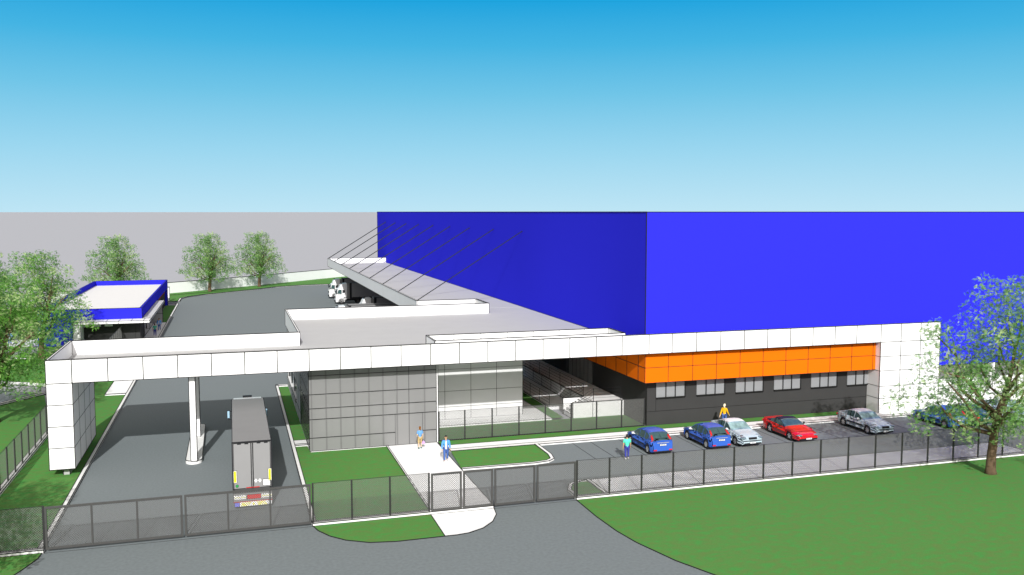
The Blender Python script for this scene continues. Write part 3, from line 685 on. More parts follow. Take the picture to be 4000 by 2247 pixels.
def make_truck(label, L, rear_detail, group):
    t = thing('articulated_truck', label, 'truck', group=group)
    h, wd = 4.18, 1.135
    # trailer: y from 0 (rear) to L
    mb = MB().box(-wd, wd, .04, L, 1.28, h-.06)
    mb.box(-wd-.015, wd+.015, .0, L+.02, h-.07, h, 1)
    for s in (-1, 1):
        mb.box(s*wd-.02, s*wd+.02, 0, L, 1.2, 1.34, 1); mb.box(s*wd-.03, s*wd+.03, -.01, .08, 1.2, h, 1); mb.box(s*wd-.03, s*wd+.03, L-.35, L+.03, 1.2, h, 1)
        k = 1.0
        while k < L-.6: mb.box(s*wd-.035, s*wd+.035, k, k+.12, 1.3, 1.42, 1); k += 1.05
    mb.box(-wd+.05, wd-.05, .05, L, .95, 1.28, 1)
    mb.build('trailer_body', ['trailer', 'plastic'], t)
    mb = MB().box(-wd+.03, wd-.03, .03, L-.03, h, h+.006); mb.build('trailer_roof', 'trailer', t)
    for y in (2.2, 3.35, 4.5):
        for s in (-1, 1): wheel(t, (s*(wd-.22), y, .5), .5, .42, s, 8, 'darkpanel')
    # tractor
    c0 = L+.55; c1 = L+2.75
    prof = [(c1-.05,.45),(c1,.7),(c1,1.55),(c1-.12,2.0),(c1-.42,2.95),(c1-.75,3.15),(c1-1.0,3.75),(c1-1.35,4.0),(c0,4.08),(c0,1.0),(c0+.35,1.0),(c0+.45,.5)]
    def side(s, x): return [(s*x, y, z) for y, z in prof]
    n = len(prof); mb = MB(); hw = wd-.02
    vs = [(-hw+(.12 if z > 3.2 else .05 if y > c1-.2 else 0), y, z) for y, z in prof]+[(hw-(.12 if z > 3.2 else .05 if y > c1-.2 else 0), y, z) for y, z in prof]
    mb.quadmesh(vs, [list(range(n)), list(range(n,2*n))[::-1]]+[(i,(i+1)%n,n+(i+1)%n,n+i) for i in range(n)])
    cab = mb.build('cab', 'cabwhite', t)
    wsv = [(-hw+.12,c1-.125,2.06),(hw-.12,c1-.125,2.06),(hw-.14,c1-.405,2.93),(-hw+.14,c1-.405,2.93)]
    MB().quadmesh([(x,y+.03,z) for x,y,z in wsv]+[(x,y-.02,z) for x,y,z in wsv], [(0,1,2,3),(0,4,5,1),(1,5,6,2),(2,6,7,3),(3,7,4,0)]).build('windscreen', 'carglass', cab)
    for s in (-1, 1):
        x = s*(hw+.012)
        d = MB().quadmesh([(x,c1-.3,2.1),(x,c1-1.15,2.05),(x,c1-1.15,2.85),(x,c1-.55,2.85)], [(0,1,2,3)] if s > 0 else [(3,2,1,0)]).build('side_window', 'carglass', cab)
        MB().box(x-.01, x+.006, c1-1.75, c1-1.3, 2.25, 2.8).build('side_window', 'plastic', cab)
        mb = MB().bar((s*hw, c1-.25, 2.75), (s*(hw+.32), c1-.1, 2.8), .025, 0); mb.bar((s*hw, c1-.2, 2.1), (s*(hw+.3), c1-.08, 2.15), .025, 0)
        mb.box(s*(hw+.18), s*(hw+.38), c1-.22, c1-.06, 2.2, 2.85, 0); mb.box(s*(hw+.205), s*(hw+.355), c1-.235, c1-.22, 2.26, 2.8, 1)
        mb.build('wing_mirror', ['plastic', 'mirror'], cab)
        MB().box(s*hw-.3*(s > 0), s*hw+.3*(s < 0), c1-.01, c1+.03, .75, 1.0).build('headlight', 'lampclear', cab)
        MB().box(s*(hw-.02), s*(hw+.012), c1-1.9, c1-.35, 1.95, 1.98).build('trim_line', 'plastic', cab)
        MB().box(s*(hw-.02), s*(hw+.02), c0+.1, c1-1.5, 1.1, 1.45).build('step_locker', 'midgrey', cab)
        wheel(t, (s*(wd-.2), c1-1.15, .5), .5, .36, s, 8, 'darkpanel'); wheel(t, (s*(wd-.24), L-1.6, .5), .5, .5, s, 8, 'darkpanel')
        MB().tube([(s*(hw+.005), c1-1.15+.62*math.cos(R(a)), .5+.62*math.sin(R(a))) for a in range(0, 181, 20)], [.06]*10, 6).build('wheel_arch', 'plastic', cab)
    mb = MB().box(-hw+.1, hw-.1, c1-.0, c1+.03, 1.2, 1.5); mb.box(-hw+.05, hw-.05, c1-.02, c1+.06, .4, .72); mb.build('grille', 'plastic', cab)
    MB().box(-.33, .33, c1-1.3, c1-1.0, 3.99, 4.1).build('roof_hatch', 'plastic', cab)
    MB().box(-.42, .42, L-2.9, c1-.3, .65, .95).build('chassis', 'plastic', t)
    mb = MB().box(-hw+.15, hw-.15, L+.05, c0, 1.0, 3.9); mb.build('cab_fairing', 'midgrey', t)
    if rear_detail:
        for x0, x1 in ((-wd+.07,-.07), (.07,wd-.07)):
            d = MB().box(x0, x1, -.02, .03, 1.3, h-.1, 0, .022).build('rear_door', 'trailerdoor', t)
            for q in (.12, .55): MB().box(x0+q*(x1-x0)+.1, x0+q*(x1-x0)+.32, -.035, -.02, h-.17, h-.1).build('hinge', 'plastic', d)
        MB().box(-.03, .03, -.05, .03, 1.28, h-.1, 0, .02).build('lock_bar', 'trailerdoor', t)
        for x0 in (-1.10, .93):
            s_ = MB().box(x0, x0+.19, -.03, -.02, 1.66, 2.42, 0, .018).build('reflector', 'signwhite', t)
            MB().box(x0+.03, x0+.155, -.036, -.03, 1.70, 2.38).build('yellow_strip', 'yellow', s_)
        g_ = MB().disc((-.9,-.03,1.47), .095, 'y', .02, 18, 1).disc((-.9,-.042,1.47), .078, 'y', .006, 18, 0).build('round_sign', ['greensign','ink'], t)
        text(g_, 'letter', 'L', .13, (-.9,-.05,1.47), (R(90),0,0))
        for x in (.2, .43):
            MB().quadmesh([(x+dx*.1, y, 1.72+dz*.13) for y in (-.035,-.022) for dx, dz in ((-1,0),(0,-1),(1,0),(0,1))], [(0,1,2,3),(0,4,5,1),(1,5,6,2),(2,6,7,3),(3,7,4,0)]).build('diamond_sign', 'signwhite', t)
        MB().box(.61, 1.04, -.035, -.02, 1.38, 1.78, 0, .02).build('plate_holder', 'signwhite', t)
        MB().box(-.42, .45, -.05, .03, 1.30, 1.37, 1).box(-.38, .41, -.058, -.05, 1.31, 1.36, 0).build('red_marker', ['redrefl', 'midgrey'], t)
        b_ = MB().box(-1.03, 1.0, -.01, .1, 1.02, 1.27).build('maker_panel', 'darkpanel', t)
        text(b_, 'lettering', 'SCHWARZM\u00dcLLER', .165, (.0,-.016,1.13), (R(90),0,0), 'signwhite')
        MB().box(-wd, wd, -.04, .12, .5, 1.0, 0, .018).build('rear_beam', 'midgrey', t)
        for x0, x1 in ((-1.10,-.39), (.48,1.12)):
            l_ = MB().box(x0, x1, -.07, -.04, .64, .9, 0, .015).build('tail_light', 'signwhite', t)
            mb = MB()
            for k in range(4):
                cx_ = x0+.1+k*(x1-x0-.16)/3; mb.disc((cx_,-.072,.77), .075, 'y', .006, 16, 1); mb.disc((cx_,-.077,.77), .062, 'y', .006, 16, 2); mb.box(cx_-.06, cx_+.06, -.083, -.078, .75, .785, 0)
            mb.build('lens', ['yellow', 'ink', 'signwhite'], l_)
        MB().box(-.33, .47, -.07, -.04, .63, .9, 0, .018).build('red_plate', 'redrefl', t)
        MB().box(-wd, wd, -.06, .05, .46, .5).build('bumper_strip', 'redrefl', t)
        MB().box(-1.07, -.78, -.05, .02, .2, .45, 0, .02).build('arrow_sign', 'bluesign', t)
        MB().quadmesh([(x,-.054,z) for x, z in ((-1.02,.325),(-.95,.39),(-.95,.345),(-.83,.345),(-.83,.305),(-.95,.305),(-.95,.26))], [list(range(7))]).build('arrow', 'signwhite', t.children[-1] if t.children else t)
        st = MB().box(-.77, .87, -.05, .02, .2, .45).build('striped_board', 'signwhite', t)
        mb = MB()
        for k in range(7):
            for s in (-1, 1):
                xa = .05+s*(.16+.1*k*1.05); xb = xa+s*.06
                if -.75 < xb-.13*0+s*.13 < .86 and -.75 < xa < .86: mb.quadmesh([(xa,-.053,.44),(xb,-.053,.44),(xb+s*.13,-.053,.21),(xa+s*.13,-.053,.21)], [(0,1,2,3)])
        mb.quadmesh([(-.04,-.054,.25),(.14,-.054,.25),(.05,-.054,.4)], [(0,1,2)])
        mb.build('yellow_stripes', 'yellow', st)
        MB().box(.88, 1.12, -.05, .02, .22, .45, 0, .02).build('plate', 'plate', t)
    return t
tk = make_truck('grey articulated truck seen from behind on the driveway behind the gate', 13.1, True, 'articulated trucks'); tk.location = (.92, 56.45, 0)
tb = make_truck('white cabbed truck at the dock, the whole cab in view', 10.2, False, 'articulated trucks'); tb.location = (32.25, 180.1, 0); tb.rotation_euler = (0,0,R(90))
dup(tb, (32.25,192.1,0), R(90), 'white cabbed truck farthest into the dock, half behind its neighbour')
dup(tb, (32.25,148.4,0), R(90), 'docked truck with only its white cab roof showing under the canopy')
dup(tb, (26.7,136.7,0), R(90), 'docked truck whose roof just tops the white office parapet')

# ------------------------------------------------------------------ cars
def lerp_tab(tab, x):
    """monotone cubic through the table"""
    n = len(tab)
    if x <= tab[0][0]: return tab[0][1]
    if x >= tab[-1][0]: return tab[-1][1]
    h = [tab[i+1][0]-tab[i][0] for i in range(n-1)]; d = [(tab[i+1][1]-tab[i][1])/h[i] for i in range(n-1)]
    m = [d[0]]+[0 if d[i-1]*d[i] <= 0 else 2*d[i-1]*d[i]/(d[i-1]+d[i]) for i in range(1, n-1)]+[d[-1]]
    i = next(k for k in range(n-1) if x <= tab[k+1][0]); t = (x-tab[i][0])/h[i]
    return (tab[i][1]*(1+2*t)*(1-t)**2+m[i]*h[i]*t*(1-t)**2+tab[i+1][1]*t*t*(3-2*t)+m[i+1]*h[i]*t*t*(t-1))
def make_car(name, label, spec):
    """front of the car is at -y"""
    P = spec; L, hw0 = P['L'], P['W']/2; fa, ra = P['axles']; wr = P['wr']
    t = thing(name, label, 'car', group='cars parked in the bays')
    y0, y1 = -L/2, L/2
    marks = {y0, y0+.05, y0+.14, y0+.3, y1-.3, y1-.14, y1-.05, y1, P['cowl'], P['roof0'], P['roof1'], P['deck']}
    for a in (fa, ra):
        for k in range(-8, 9): marks.add(a+(wr+.07)*k/8)
        marks |= {a-wr-.10, a+wr+.10}
    for w0, w1 in P['sidewin']: marks |= {w0, w1}
    y = y0
    while y < y1: marks.add(y); y += .16
    ys = sorted(marks); ys = [v for i, v in enumerate(ys) if i == 0 or v-ys[i-1] > .012 or v in (P['cowl'],P['roof0'])]
    def endf(y):
        d = min(y-y0, y1-y)
        return 1-.20*max(0, 1-d/.55)**2.2
    def section(y):
        hw = hw0*endf(y); zb = lerp_tab(P['belt'], y); zt = max(lerp_tab(P['top'], y), zb+.015); zs = P['sill']
        for a in (fa, ra):
            d = abs(y-a)
            if d < wr+.07: zs = max(zs, wr+math.sqrt(max(0, (wr+.07)**2-d*d)))
        dn = max(0, 1-min(y-y0, y1-y)/.16); zs = zs+.10*dn**2
        cab = (zt-zb)/max(.05, P['H']-P['beltz']); cab = max(0, min(1, cab))
        hwt = hw*(.93-.20*cab); zm = zs+(zb-zs)*.5
        return [(hw*.95,zs),(hw*.995,min(zs+.07,zb-.12)),(hw,max(zm,zs+.09)),(hw*.985,zb-.09),(hw*.945,zb),(hwt+.035*cab,zt-.09*cab-.004),(hwt,zt-.035*cab),(hwt*.6,zt+.012),(0,zt+.022)]
    secs = [section(y) for y in ys]; n = 9
    def kind(i, j):
        ya, yb = ys[i], ys[i+1]; ym = (ya+yb)/2
        if j == 4:
            for w0, w1 in P['sidewin']:
                if w0 <= ym <= w1 and lerp_tab(P['top'], ym)-lerp_tab(P['belt'], ym) > .1: return 'side_window'
        if j >= 6 and P['cowl'] < ym < P['roof0']: return 'windscreen'
        if j >= 6 and P['roof1'] < ym < P['glassend']: return 'rear_window'
        if j == 5 and P['roof1'] < ym < P['glassend']: return 'body'
        if j >= 5 and P['roof0'] <= ym <= P['roof1']: return 'roof'
        if P.get('darktop') and j >= 4 and P['cowl'] < ym < P['deck']: return 'roof'
        return 'body'
    groups = {}
    for side in (-1, 1):
        for i in range(len(ys)-1):
            for j in range(n-1):
                k = kind(i, j)
                if k == 'side_window':
                    wi = next(q for q, (w0, w1) in enumerate(P['sidewin']) if w0 <= (ys[i]+ys[i+1])/2 <= w1); key = (k, side, wi)
                else: key = (k,)
                g = groups.setdefault(key, MB())
                q = [(side*secs[a][b][0], ys[a], secs[a][b][1]) for a, b in ((i,j),(i+1,j),(i+1,j+1),(i,j+1))]
                if side < 0: q = q[::-1]
                g.quadmesh(q, [(0,1,2,3)], 0, True)
    for i in (0, len(ys)-1):
        c = [(x,ys[i],z) for x, z in secs[i]]+[(-x,ys[i],z) for x, z in secs[i][::-1][1:]]
        groups[('body',)].quadmesh(c, [list(range(len(c)))])
    mats = {'body': P['paint'], 'windscreen': 'shieldglass' if not P.get('darktop') else 'carglass', 'rear_window': 'carglass', 'roof': P.get('darktop') or P.get('roofpaint') or P['paint'], 'side_window': 'carglass'}
    for key, g in groups.items():
        o = g.build(key[0], mats[key[0]], t)
        bm = bmesh.new(); bm.from_mesh(o.data); bmesh.ops.remove_doubles(bm, verts=bm.verts, dist=.002); bm.to_mesh(o.data); bm.free()
        if key[0] == 'body': body = o
    MB().box(-hw0*.86, hw0*.86, y0+.25, y1-.25, P['sill']-.04, P['sill']+.35).build('underbody', 'plastic', t)
    for a in (fa, ra):
        MB().tube([(-hw0*.97,a,wr),(hw0*.97,a,wr)], [wr+.05]*2, 20).build('wheel_well', 'plastic', t)
        for s in (-1, 1): wheel(t, (s*(hw0*.955-.105), a, wr), wr, .23, s, P.get('spokes', 7))
    def zb(y): return lerp_tab(P['belt'], y)
    for s in (-1, 1):
        ym = P['cowl']+.42
        MB().ball((s*(hw0+.10), ym, zb(ym)+.10), (.12,.085,.085)).bar((s*hw0*.9, ym, zb(ym)+.03), (s*(hw0+.05), ym, zb(ym)+.07), .03).build('wing_mirror', P['mirror'], t)
        for y in P['handles']: MB().box(s*hw0*.985, s*(hw0*.985+.03), y, y+.19, zb(y)-.13, zb(y)-.085).build('door_handle', P.get('handlemat', 'plastic'), t)
        for y in P['doorlines']: MB().box(s*(hw0*.99), s*(hw0+.004), y-.008, y+.008, P['sill']+.1, zb(y)-.06).build('door_gap', 'ink', t)
        if P.get('rubstrip'): MB().box(s*(hw0*.99), s*(hw0+.018), fa+wr+.18, ra-wr-.16, P['sill']+.33, P['sill']+.42).build('rub_strip', 'plastic', t)
        MB().box(s*hw0*.9, s*hw0*.985, fa+wr+.12, ra-wr-.12, P['sill']-.02, P['sill']+.06).build('sill_trim', 'plastic', t)
        hx, hz, hs = P['head']; MB().ball((s*hx, y0+.16+hs[1]*.3, hz), hs, 0, 14, 8).build('headlight', 'lampclear', t)
        MB().ball((s*hx*.97, y0+.06, hz-.2), (.09,.06,.03)).build('indicator', 'amber', t)
        if P['tail'] == 'tall':
            pts = [(s*(hw0*.705), y1-.60, P['beltz']+.43), (s*(hw0*.745), y1-.40, P['beltz']+.22), (s*(hw0*.80), y1-.24, P['beltz']+.02), (s*(hw0*.79), y1-.15, P['beltz']-.14)]
            MB().tube(pts, [.06,.095,.11,.06], 8).build('tail_light', 'lampred', t)
            MB().box(s*hw0*.52, s*hw0*.80, y1-.05, y1+.012, .36, .45).build('fog_light', 'lampred', t)
        else: MB().ball((s*hw0*.74, y1-.09, P['beltz']-.13), (.24,.12,.12)).build('tail_light', 'lampred', t)
    MB().box(-hw0*.74, hw0*.74, y0-.012, y0+.06, P['sill']+.02, P['sill']+.14).build('air_intake', 'plastic', t)
    if P.get('grille'): gx, gz, gh = P['grille']; MB().box(-gx, gx, y0-.02, y0+.05, gz-gh, gz+gh, 0).build('grille', 'plastic', t)
    if P.get('bumperline'):
        z = P['bumperline']
        for yy, dy in ((y0, -.02), (y1, .02)): MB().box(-hw0*.78, hw0*.78, yy+min(0,dy), yy+max(0,dy), z-.035, z+.035).build('bumper_strip', 'plastic', t)
    pf_ = MB().box(-.26, .26, y0-.035, y0-.02, P['platez']-.065, P['platez']+.065, 0, .012).build('number_plate', 'plate', t)
    text(pf_, 'plate_text', P['reg'], .1, (0, y0-.037, P['platez']), (R(90),0,0))
    pr = MB().box(-.26, .26, y1+.02, y1+.035, P['rplatez']-.065, P['rplatez']+.065, 0, .012).build('number_plate', 'plate', t)
    text(pr, 'plate_text', P['reg'], .1, (0, y1+.037, P['rplatez']), (R(90),0,R(180)))
    if P['tail'] == 'tall':
        MB().box(-.48, .48, y1-.01, y1+.02, P['rplatez']+.13, P['rplatez']+.18).build('boot_trim', 'rim', t)
        MB().box(-hw0*.78, hw0*.78, y1-.03, y1+.015, P['sill'], P['sill']+.1).build('rear_skirt', 'plastic', t)
        MB().bar((0, P['glassend']-.02, zb(P['glassend'])+.05), (.0, P['roof1']+.25, P['H']-.14), .012).build('rear_wiper', 'plastic', t)
    else:
        for x in (-.45, .1): MB().bar((x, P['cowl']-.02, zb(P['cowl'])+.03), (x+.5, P['cowl']+.1, zb(P['cowl'])+.10), .012).build('wiper', 'plastic', t)
    if P.get('hoodvents'):
        for s in (-1, 1): MB().box(s*.28, s*.52, fa+.05, fa+.13, lerp_tab(P['top'], fa)+.005, lerp_tab(P['top'], fa)+.03).build('bonnet_vent', 'plastic', t)
    return t
hatch = dict(L=4.62, W=1.90, H=1.62, beltz=.98, sill=.24, axles=(-1.46,1.54), wr=.345, cowl=-1.12, roof0=-.30, roof1=1.35, glassend=2.12, deck=2.2,
    belt=[(-2.31,.62),(-2.2,.70),(-1.4,.88),(-1.0,.95),(0,.99),(1.2,1.06),(2.0,1.08),(2.31,1.0)],
    top=[(-2.31,.66),(-2.15,.76),(-1.8,.88),(-1.12,1.03),(-.30,1.53),(.2,1.61),(.7,1.62),(1.35,1.55),(2.12,1.10),(2.2,1.06),(2.31,.98)],
    sidewin=[(-.92,.02),(.09,.92),(.99,1.52)], handles=[-.22,.72], doorlines=[-1.0,.05,1.02], rubstrip=True, head=(.66,.72,(.24,.2,.12)), tail='tall',
    grille=(.35,.62,.05), platez=.5, rplatez=.80, reg='BEH-055', paint='carblue', mirror='plate', spokes=9)
sedan = dict(L=5.08, W=1.96, H=1.60, beltz=1.0, sill=.26, axles=(-1.52,1.52), wr=.355, cowl=-.92, roof0=-.10, roof1=1.0, glassend=1.75, deck=1.85,
    belt=[(-2.54,.66),(-2.4,.74),(-1.4,.90),(-.8,.97),(0,1.01),(1.2,1.06),(2.2,1.06),(2.54,.98)],
    top=[(-2.54,.70),(-2.4,.80),(-1.8,.93),(-.92,1.06),(-.10,1.52),(.3,1.59),(.7,1.585),(1.0,1.53),(1.75,1.16),(1.85,1.13),(2.4,1.10),(2.54,.98)],
    sidewin=[(-.66,.16),(.24,1.12)], handles=[.0,.98], doorlines=[-.78,.2,1.2], rubstrip=True, head=(.70,.74,(.27,.2,.11)), tail='low',
    grille=(.34,.74,.085), bumperline=.56, platez=.42, rplatez=.78, reg='HI-44', paint='carsilver', roofpaint='plate', mirror='plate', handlemat='carsilver', spokes=7)
coupe = dict(L=5.15, W=2.0, H=1.42, beltz=.93, sill=.24, axles=(-1.36,1.36), wr=.36, cowl=-.72, roof0=.18, roof1=.85, glassend=1.72, deck=1.8,
    belt=[(-2.57,.50),(-2.4,.60),(-1.36,.84),(-.6,.92),(.3,.95),(1.4,1.0),(2.2,1.0),(2.57,.95)],
    top=[(-2.57,.53),(-2.4,.64),(-1.8,.78),(-.72,.98),(.18,1.36),(.5,1.42),(.85,1.39),(1.72,1.10),(1.8,1.08),(2.4,1.07),(2.57,.97)],
    sidewin=[(-.40,.75),(.84,1.3)], handles=[.55], doorlines=[-.85,.95], head=(.72,.60,(.26,.2,.065)), tail='low',
    platez=.36, rplatez=.7, reg='SDV-132', paint='carred', darktop='carnavy', mirror='plastic', hoodvents=True, spokes=5)
h1 = make_car('parked_car', 'blue hatchback parked leftmost, beside the person in the mint shirt', hatch); h1.location = (30.25, 62.42, 0); h1.rotation_euler = (0,0,R(180))
dup(h1, (35.15,62.42,0), R(180), 'blue hatchback overlapping the bright silver saloon next to it')
dup(h1, (57.4,62.42,0), R(180), 'blue hatchback half veiled by the big tree on the right')
s1 = make_car('parked_car', 'bright silver saloon parked right behind a blue hatchback, nose to the fence', sedan); s1.location = (37.78, 62.56, 0)
dup(s1, (49.95,62.58,0), 0, 'silver saloon standing alone before the white pillar, bonnet in tree shade')
dup(s1, (64.75,62.58,0), 0, 'silver saloon at the right edge beyond the tree trunk')
c1 = make_car('parked_car', 'red sports coupe with a dark navy top in the middle of the bays', coupe); c1.location = (42.75, 62.58, 0)
hg = dict(sedan, paint='cargreen', roofpaint='cargreen', mirror='cargreen', handlemat='cargreen', reg='ZCN-108')
g1 = make_car('parked_car', 'dark green car seen from behind through the tree branches', hg); g1.location = (59.95, 62.6, 0); g1.rotation_euler = (0,0,R(180))

# ------------------------------------------------------------------ people
def skin_mesh(name, joints, edges, radii, m, parent, root=0, sub=1):
    me = bpy.data.meshes.new(name); me.from_pydata(joints, edges, []); o = bpy.data.objects.new(name, me); col.objects.link(o)
    md = o.modifiers.new('skin', 'SKIN'); md.use_smooth_shade = True
    if not me.skin_vertices: bpy.context.view_layer.update()
    for i, sv in enumerate(me.skin_vertices[0].data): sv.radius = radii[i] if hasattr(radii[i], '__len__') else (radii[i], radii[i]); sv.use_root = (i == root)
    ss = o.modifiers.new('sub', 'SUBSURF'); ss.levels = sub; ss.render_levels = sub
    bpy.context.view_layer.update()
    nm = bpy.data.meshes.new_from_object(o.evaluated_get(bpy.context.evaluated_depsgraph_get())); bpy.data.objects.remove(o)
    nm.materials.clear(); nm.materials.append(M[m]); nm.polygons.foreach_set('use_smooth', [True]*len(nm.polygons))
    r = bpy.data.objects.new(name, nm); col.objects.link(r); r.parent = parent; return r
def make_person(label, loc, rz, h, top, legs, shoe, hair, skin='skin', stride=.16, arm=.12, jacket=False, shorts=False, female=False, long_hair=False, sleeve='short', lbend=0., rbend=0., head=0.):
    """faces -y, 1.75 m tall before scaling; +x is the person's left"""
    t = thing('person', label, 'person', loc, rz); k = h/1.75; t.scale = (k,k,k)
    sw = .17 if female else .20; hp = .095
    J = [(0,0,.95),(0,.01,1.12),(0,.01,1.32),(0,.01,1.46),(0,-.01,1.55),(0,-.015,1.63),(0,-.015,1.71)]
    Rr = [.095,.08,.09,.055,.055,.088,.062]; E = [(0,1),(1,2),(2,3),(3,4),(4,5),(5,6)]
    hands = {}
    for s, bend, sg in ((-1, rbend, 1), (1, lbend, -1)):
        a = len(J); dy = arm*sg
        sh = Vector((s*sw,.01,1.39)); el = sh+Vector((s*.055, -dy*.4-.0, -.28)); wr_ = el+Vector((s*.015, -dy*.9-.05-bend*.18, -.25+bend*.18)); pm = wr_+(wr_-el).normalized()*.08
        J += [tuple(sh),tuple(el),tuple(wr_),tuple(pm)]; Rr += [.05,.044,.032,.036]; E += [(2,a),(a,a+1),(a+1,a+2),(a+2,a+3)]
        d = (wr_-el).normalized(); hands[s] = pm
        for q, (fy, ln) in enumerate(((-.03,.07),(-.01,.08),(.01,.075),(.03,.06))):
            b = len(J); p0 = pm+Vector((0,fy,0))+d*.03; p1 = p0+d*ln*.55+Vector((-s*.006,0,0)); p2 = p1+d*ln*.4+Vector((-s*.02,-.004,0))
            J += [tuple(p0),tuple(p1),tuple(p2)]; Rr += [.0105,.0095,.008]; E += [(a+3,b),(b,b+1),(b+1,b+2)]
        b = len(J); p0 = pm-d*.03+Vector((-s*.01,-.035,0)); p1 = p0+d*.04+Vector((-s*.012,-.02,0)); J += [tuple(p0),tuple(p1)]; Rr += [.012,.009]; E += [(a+3,b),(b,b+1)]
    feet = {}; LJ = {}
    for s, sg in ((-1, 1), (1, -1)):
        a = len(J); dy = stride*sg
        hpj = Vector((s*hp,0,.88)); kn = Vector((s*(hp+.01), -dy*.45-.02, .49+abs(dy)*.02)); an = Vector((s*(hp+.015), -dy+(.04 if dy < 0 else 0), .085+(.03 if dy < 0 else 0)))
        toe = an+Vector((s*.02,-.15,-.05)); heel = an+Vector((0,.04,-.04))
        J += [tuple(hpj),tuple(kn),tuple(an),tuple(toe),tuple(heel)]; Rr += [.088,.058,.04,.033,.036]; E += [(0,a),(a,a+1),(a+1,a+2),(a+2,a+3),(a+2,a+4)]
        feet[s] = (an, toe, heel); LJ[s] = (hpj, kn, an)
    skin_mesh('body', J, E, Rr, skin, t)
    # top
    tj = [(0,0,.90),(0,.01,1.12),(0,.01,1.33),(0,.01,1.45)]; tr_ = [.155 if not female else .15,.145 if not female else .125,.15,.075]; te = [(0,1),(1,2),(2,3)]
    tj += [(-.1,0,.88),(.1,0,.88)]; tr_ += [.115,.115]; te += [(0,4),(0,5)]
    for s, bend, sg in ((-1, rbend, 1), (1, lbend, -1)):
        a = len(tj); dy = arm*sg; sh = Vector((s*sw,.01,1.385)); el = sh+Vector((s*.055,-dy*.4,-.28)); wr_ = el+Vector((s*.015,-dy*.9-.05-bend*.18,-.25+bend*.18))
        if sleeve == 'short': tj += [tuple(sh), tuple(sh.lerp(el,.8))]; tr_ += [.085,.066]; te += [(2,a),(a,a+1)]
        else: tj += [tuple(sh),tuple(el),tuple(el.lerp(wr_,.9))]; tr_ += [.085,.064,.050]; te += [(2,a),(a,a+1),(a+1,a+2)]
    skin_mesh('jacket' if jacket else 'shirt', tj, te, tr_, top, t, root=1)
    if jacket:
        MB().quadmesh([(-.055,-.125,.88),(.055,-.125,.88),(.05,-.15,1.12),(-.05,-.15,1.12),(.045,-.142,1.33),(-.045,-.142,1.33),(.03,-.085,1.44),(-.03,-.085,1.44)], [(0,1,2,3),(3,2,4,5),(5,4,6,7)], 0, True).quadmesh(
            [(-.05,-.10,.88),(.05,-.10,.88),(.03,-.06,1.44),(-.03,-.06,1.44)], [(3,2,1,0)]).build('undershirt', 'shirtw', t)
        mb = MB()
        for s in (-1, 1): mb.tube([(s*.03,-.085,1.46),(s*.055,-.145,1.33),(s*.06,-.153,1.12),(s*.065,-.13,.86)], [.012]*4, 5); 
        mb.tube([(-.07,-.07,1.44),(-.08,.03,1.47),(0,.085,1.48),(.08,.03,1.47),(.07,-.07,1.44)], [.022]*5, 6); mb.build('collar', 'indigo', t)
    lj = [(0,0,.93)]; lr = [.13]; le = []
    for s in (-1, 1):
        a = len(lj); h_, k_, an = LJ[s]; end = k_.lerp(an, .12) if shorts else an+Vector((0,0,.02))
        lj += [tuple(h_), tuple(h_.lerp(k_,.55)), tuple(k_), tuple(end)]; lr += [.112,.096,.085 if shorts else .074,.088 if shorts else .062]; le += [(0,a),(a,a+1),(a+1,a+2),(a+2,a+3)]
    skin_mesh('shorts' if shorts else 'trousers', lj, le, lr, legs, t)
    for s in (-1, 1):
        an, toe, heel = feet[s]; mb = MB(); c = (toe+heel)/2
        mb.ball((c.x, c.y-.01, .055+max(0, an.z-.085)), (.052,.145,.055)); mb.ball((an.x, an.y+.02, an.z-.005), (.05,.06,.055)); mb.build('shoe', shoe, t)
    mb = MB(); hc = Vector((0,-.012,1.655))
    mb.ball(hc+Vector((0,.012,.018)), (.094,.108,.108), 0, 14, 7, .15, 1); mb.ball(hc+Vector((0,.04,-.012)), (.092,.082,.10))
    if long_hair: mb.tube([hc+Vector((0,.08,.02)), hc+Vector((0,.11,-.07)), hc+Vector((0,.09,-.19))], [.085,.07,.03], 10)
    mb.build('hair', hair, t)
    mb = MB()
    for s in (-1, 1): mb.ball((s*.033,-.098,1.655), (.014,.008,.008), 0, 8, 5)
    mb.build('eyes', 'ink', t); MB().ball((0,-.108,1.628), (.014,.022,.024), 0, 8, 6).build('nose', skin, t); MB().ball((0,-.094,1.592), (.026,.008,.007), 0, 8, 5).build('mouth', 'hairbrown', t)
    mb = MB()
    for s in (-1, 1): mb.ball((s*.09,-.005,1.645), (.014,.024,.036), 0, 8, 6); mb.build('ears', skin, t) if s > 0 else None
    return t, hands, k
wo, hands, k = make_person('woman walking to the glass door in a light blue top and khaki shorts', (13.36,67.0,.08), R(178), 1.70, 'ltblue', 'khaki', 'shoeg', 'hairbrown', 'skinl', .10, .06, shorts=True, female=True, long_hair=True, lbend=.9)
bag = thing('handbag', 'lilac handbag carried by the woman in khaki shorts', 'bag', (13.36+.26,67.0,.08))
mb = MB(); mb.quadmesh([(x,y,z) for y in (-.07,.07) for x, z in ((-.13,.36),(.13,.36),(.10,.52),(.03,.60),(-.03,.60),(-.10,.52))], [(0,1,2,3,4,5),(11,10,9,8,7,6)]+[(i,6+i,6+(i+1)%6,(i+1)%6) for i in range(6)]); mb.build('bag_body', 'purple', bag)
MB().tube([(-.06,0,.57),(-.05,0,.68),(0,0,.72),(.05,0,.68),(.06,0,.57)], [.012]*5, 6).build('strap', 'plastic', bag)
make_person('man in an open blue jacket and jeans walking down the white path', (14.42,62.85,.08), R(-8), 1.92, 'jacket', 'jeans', 'shoew', 'hairdark', 'skin', .14, .05, jacket=True, sleeve='long')
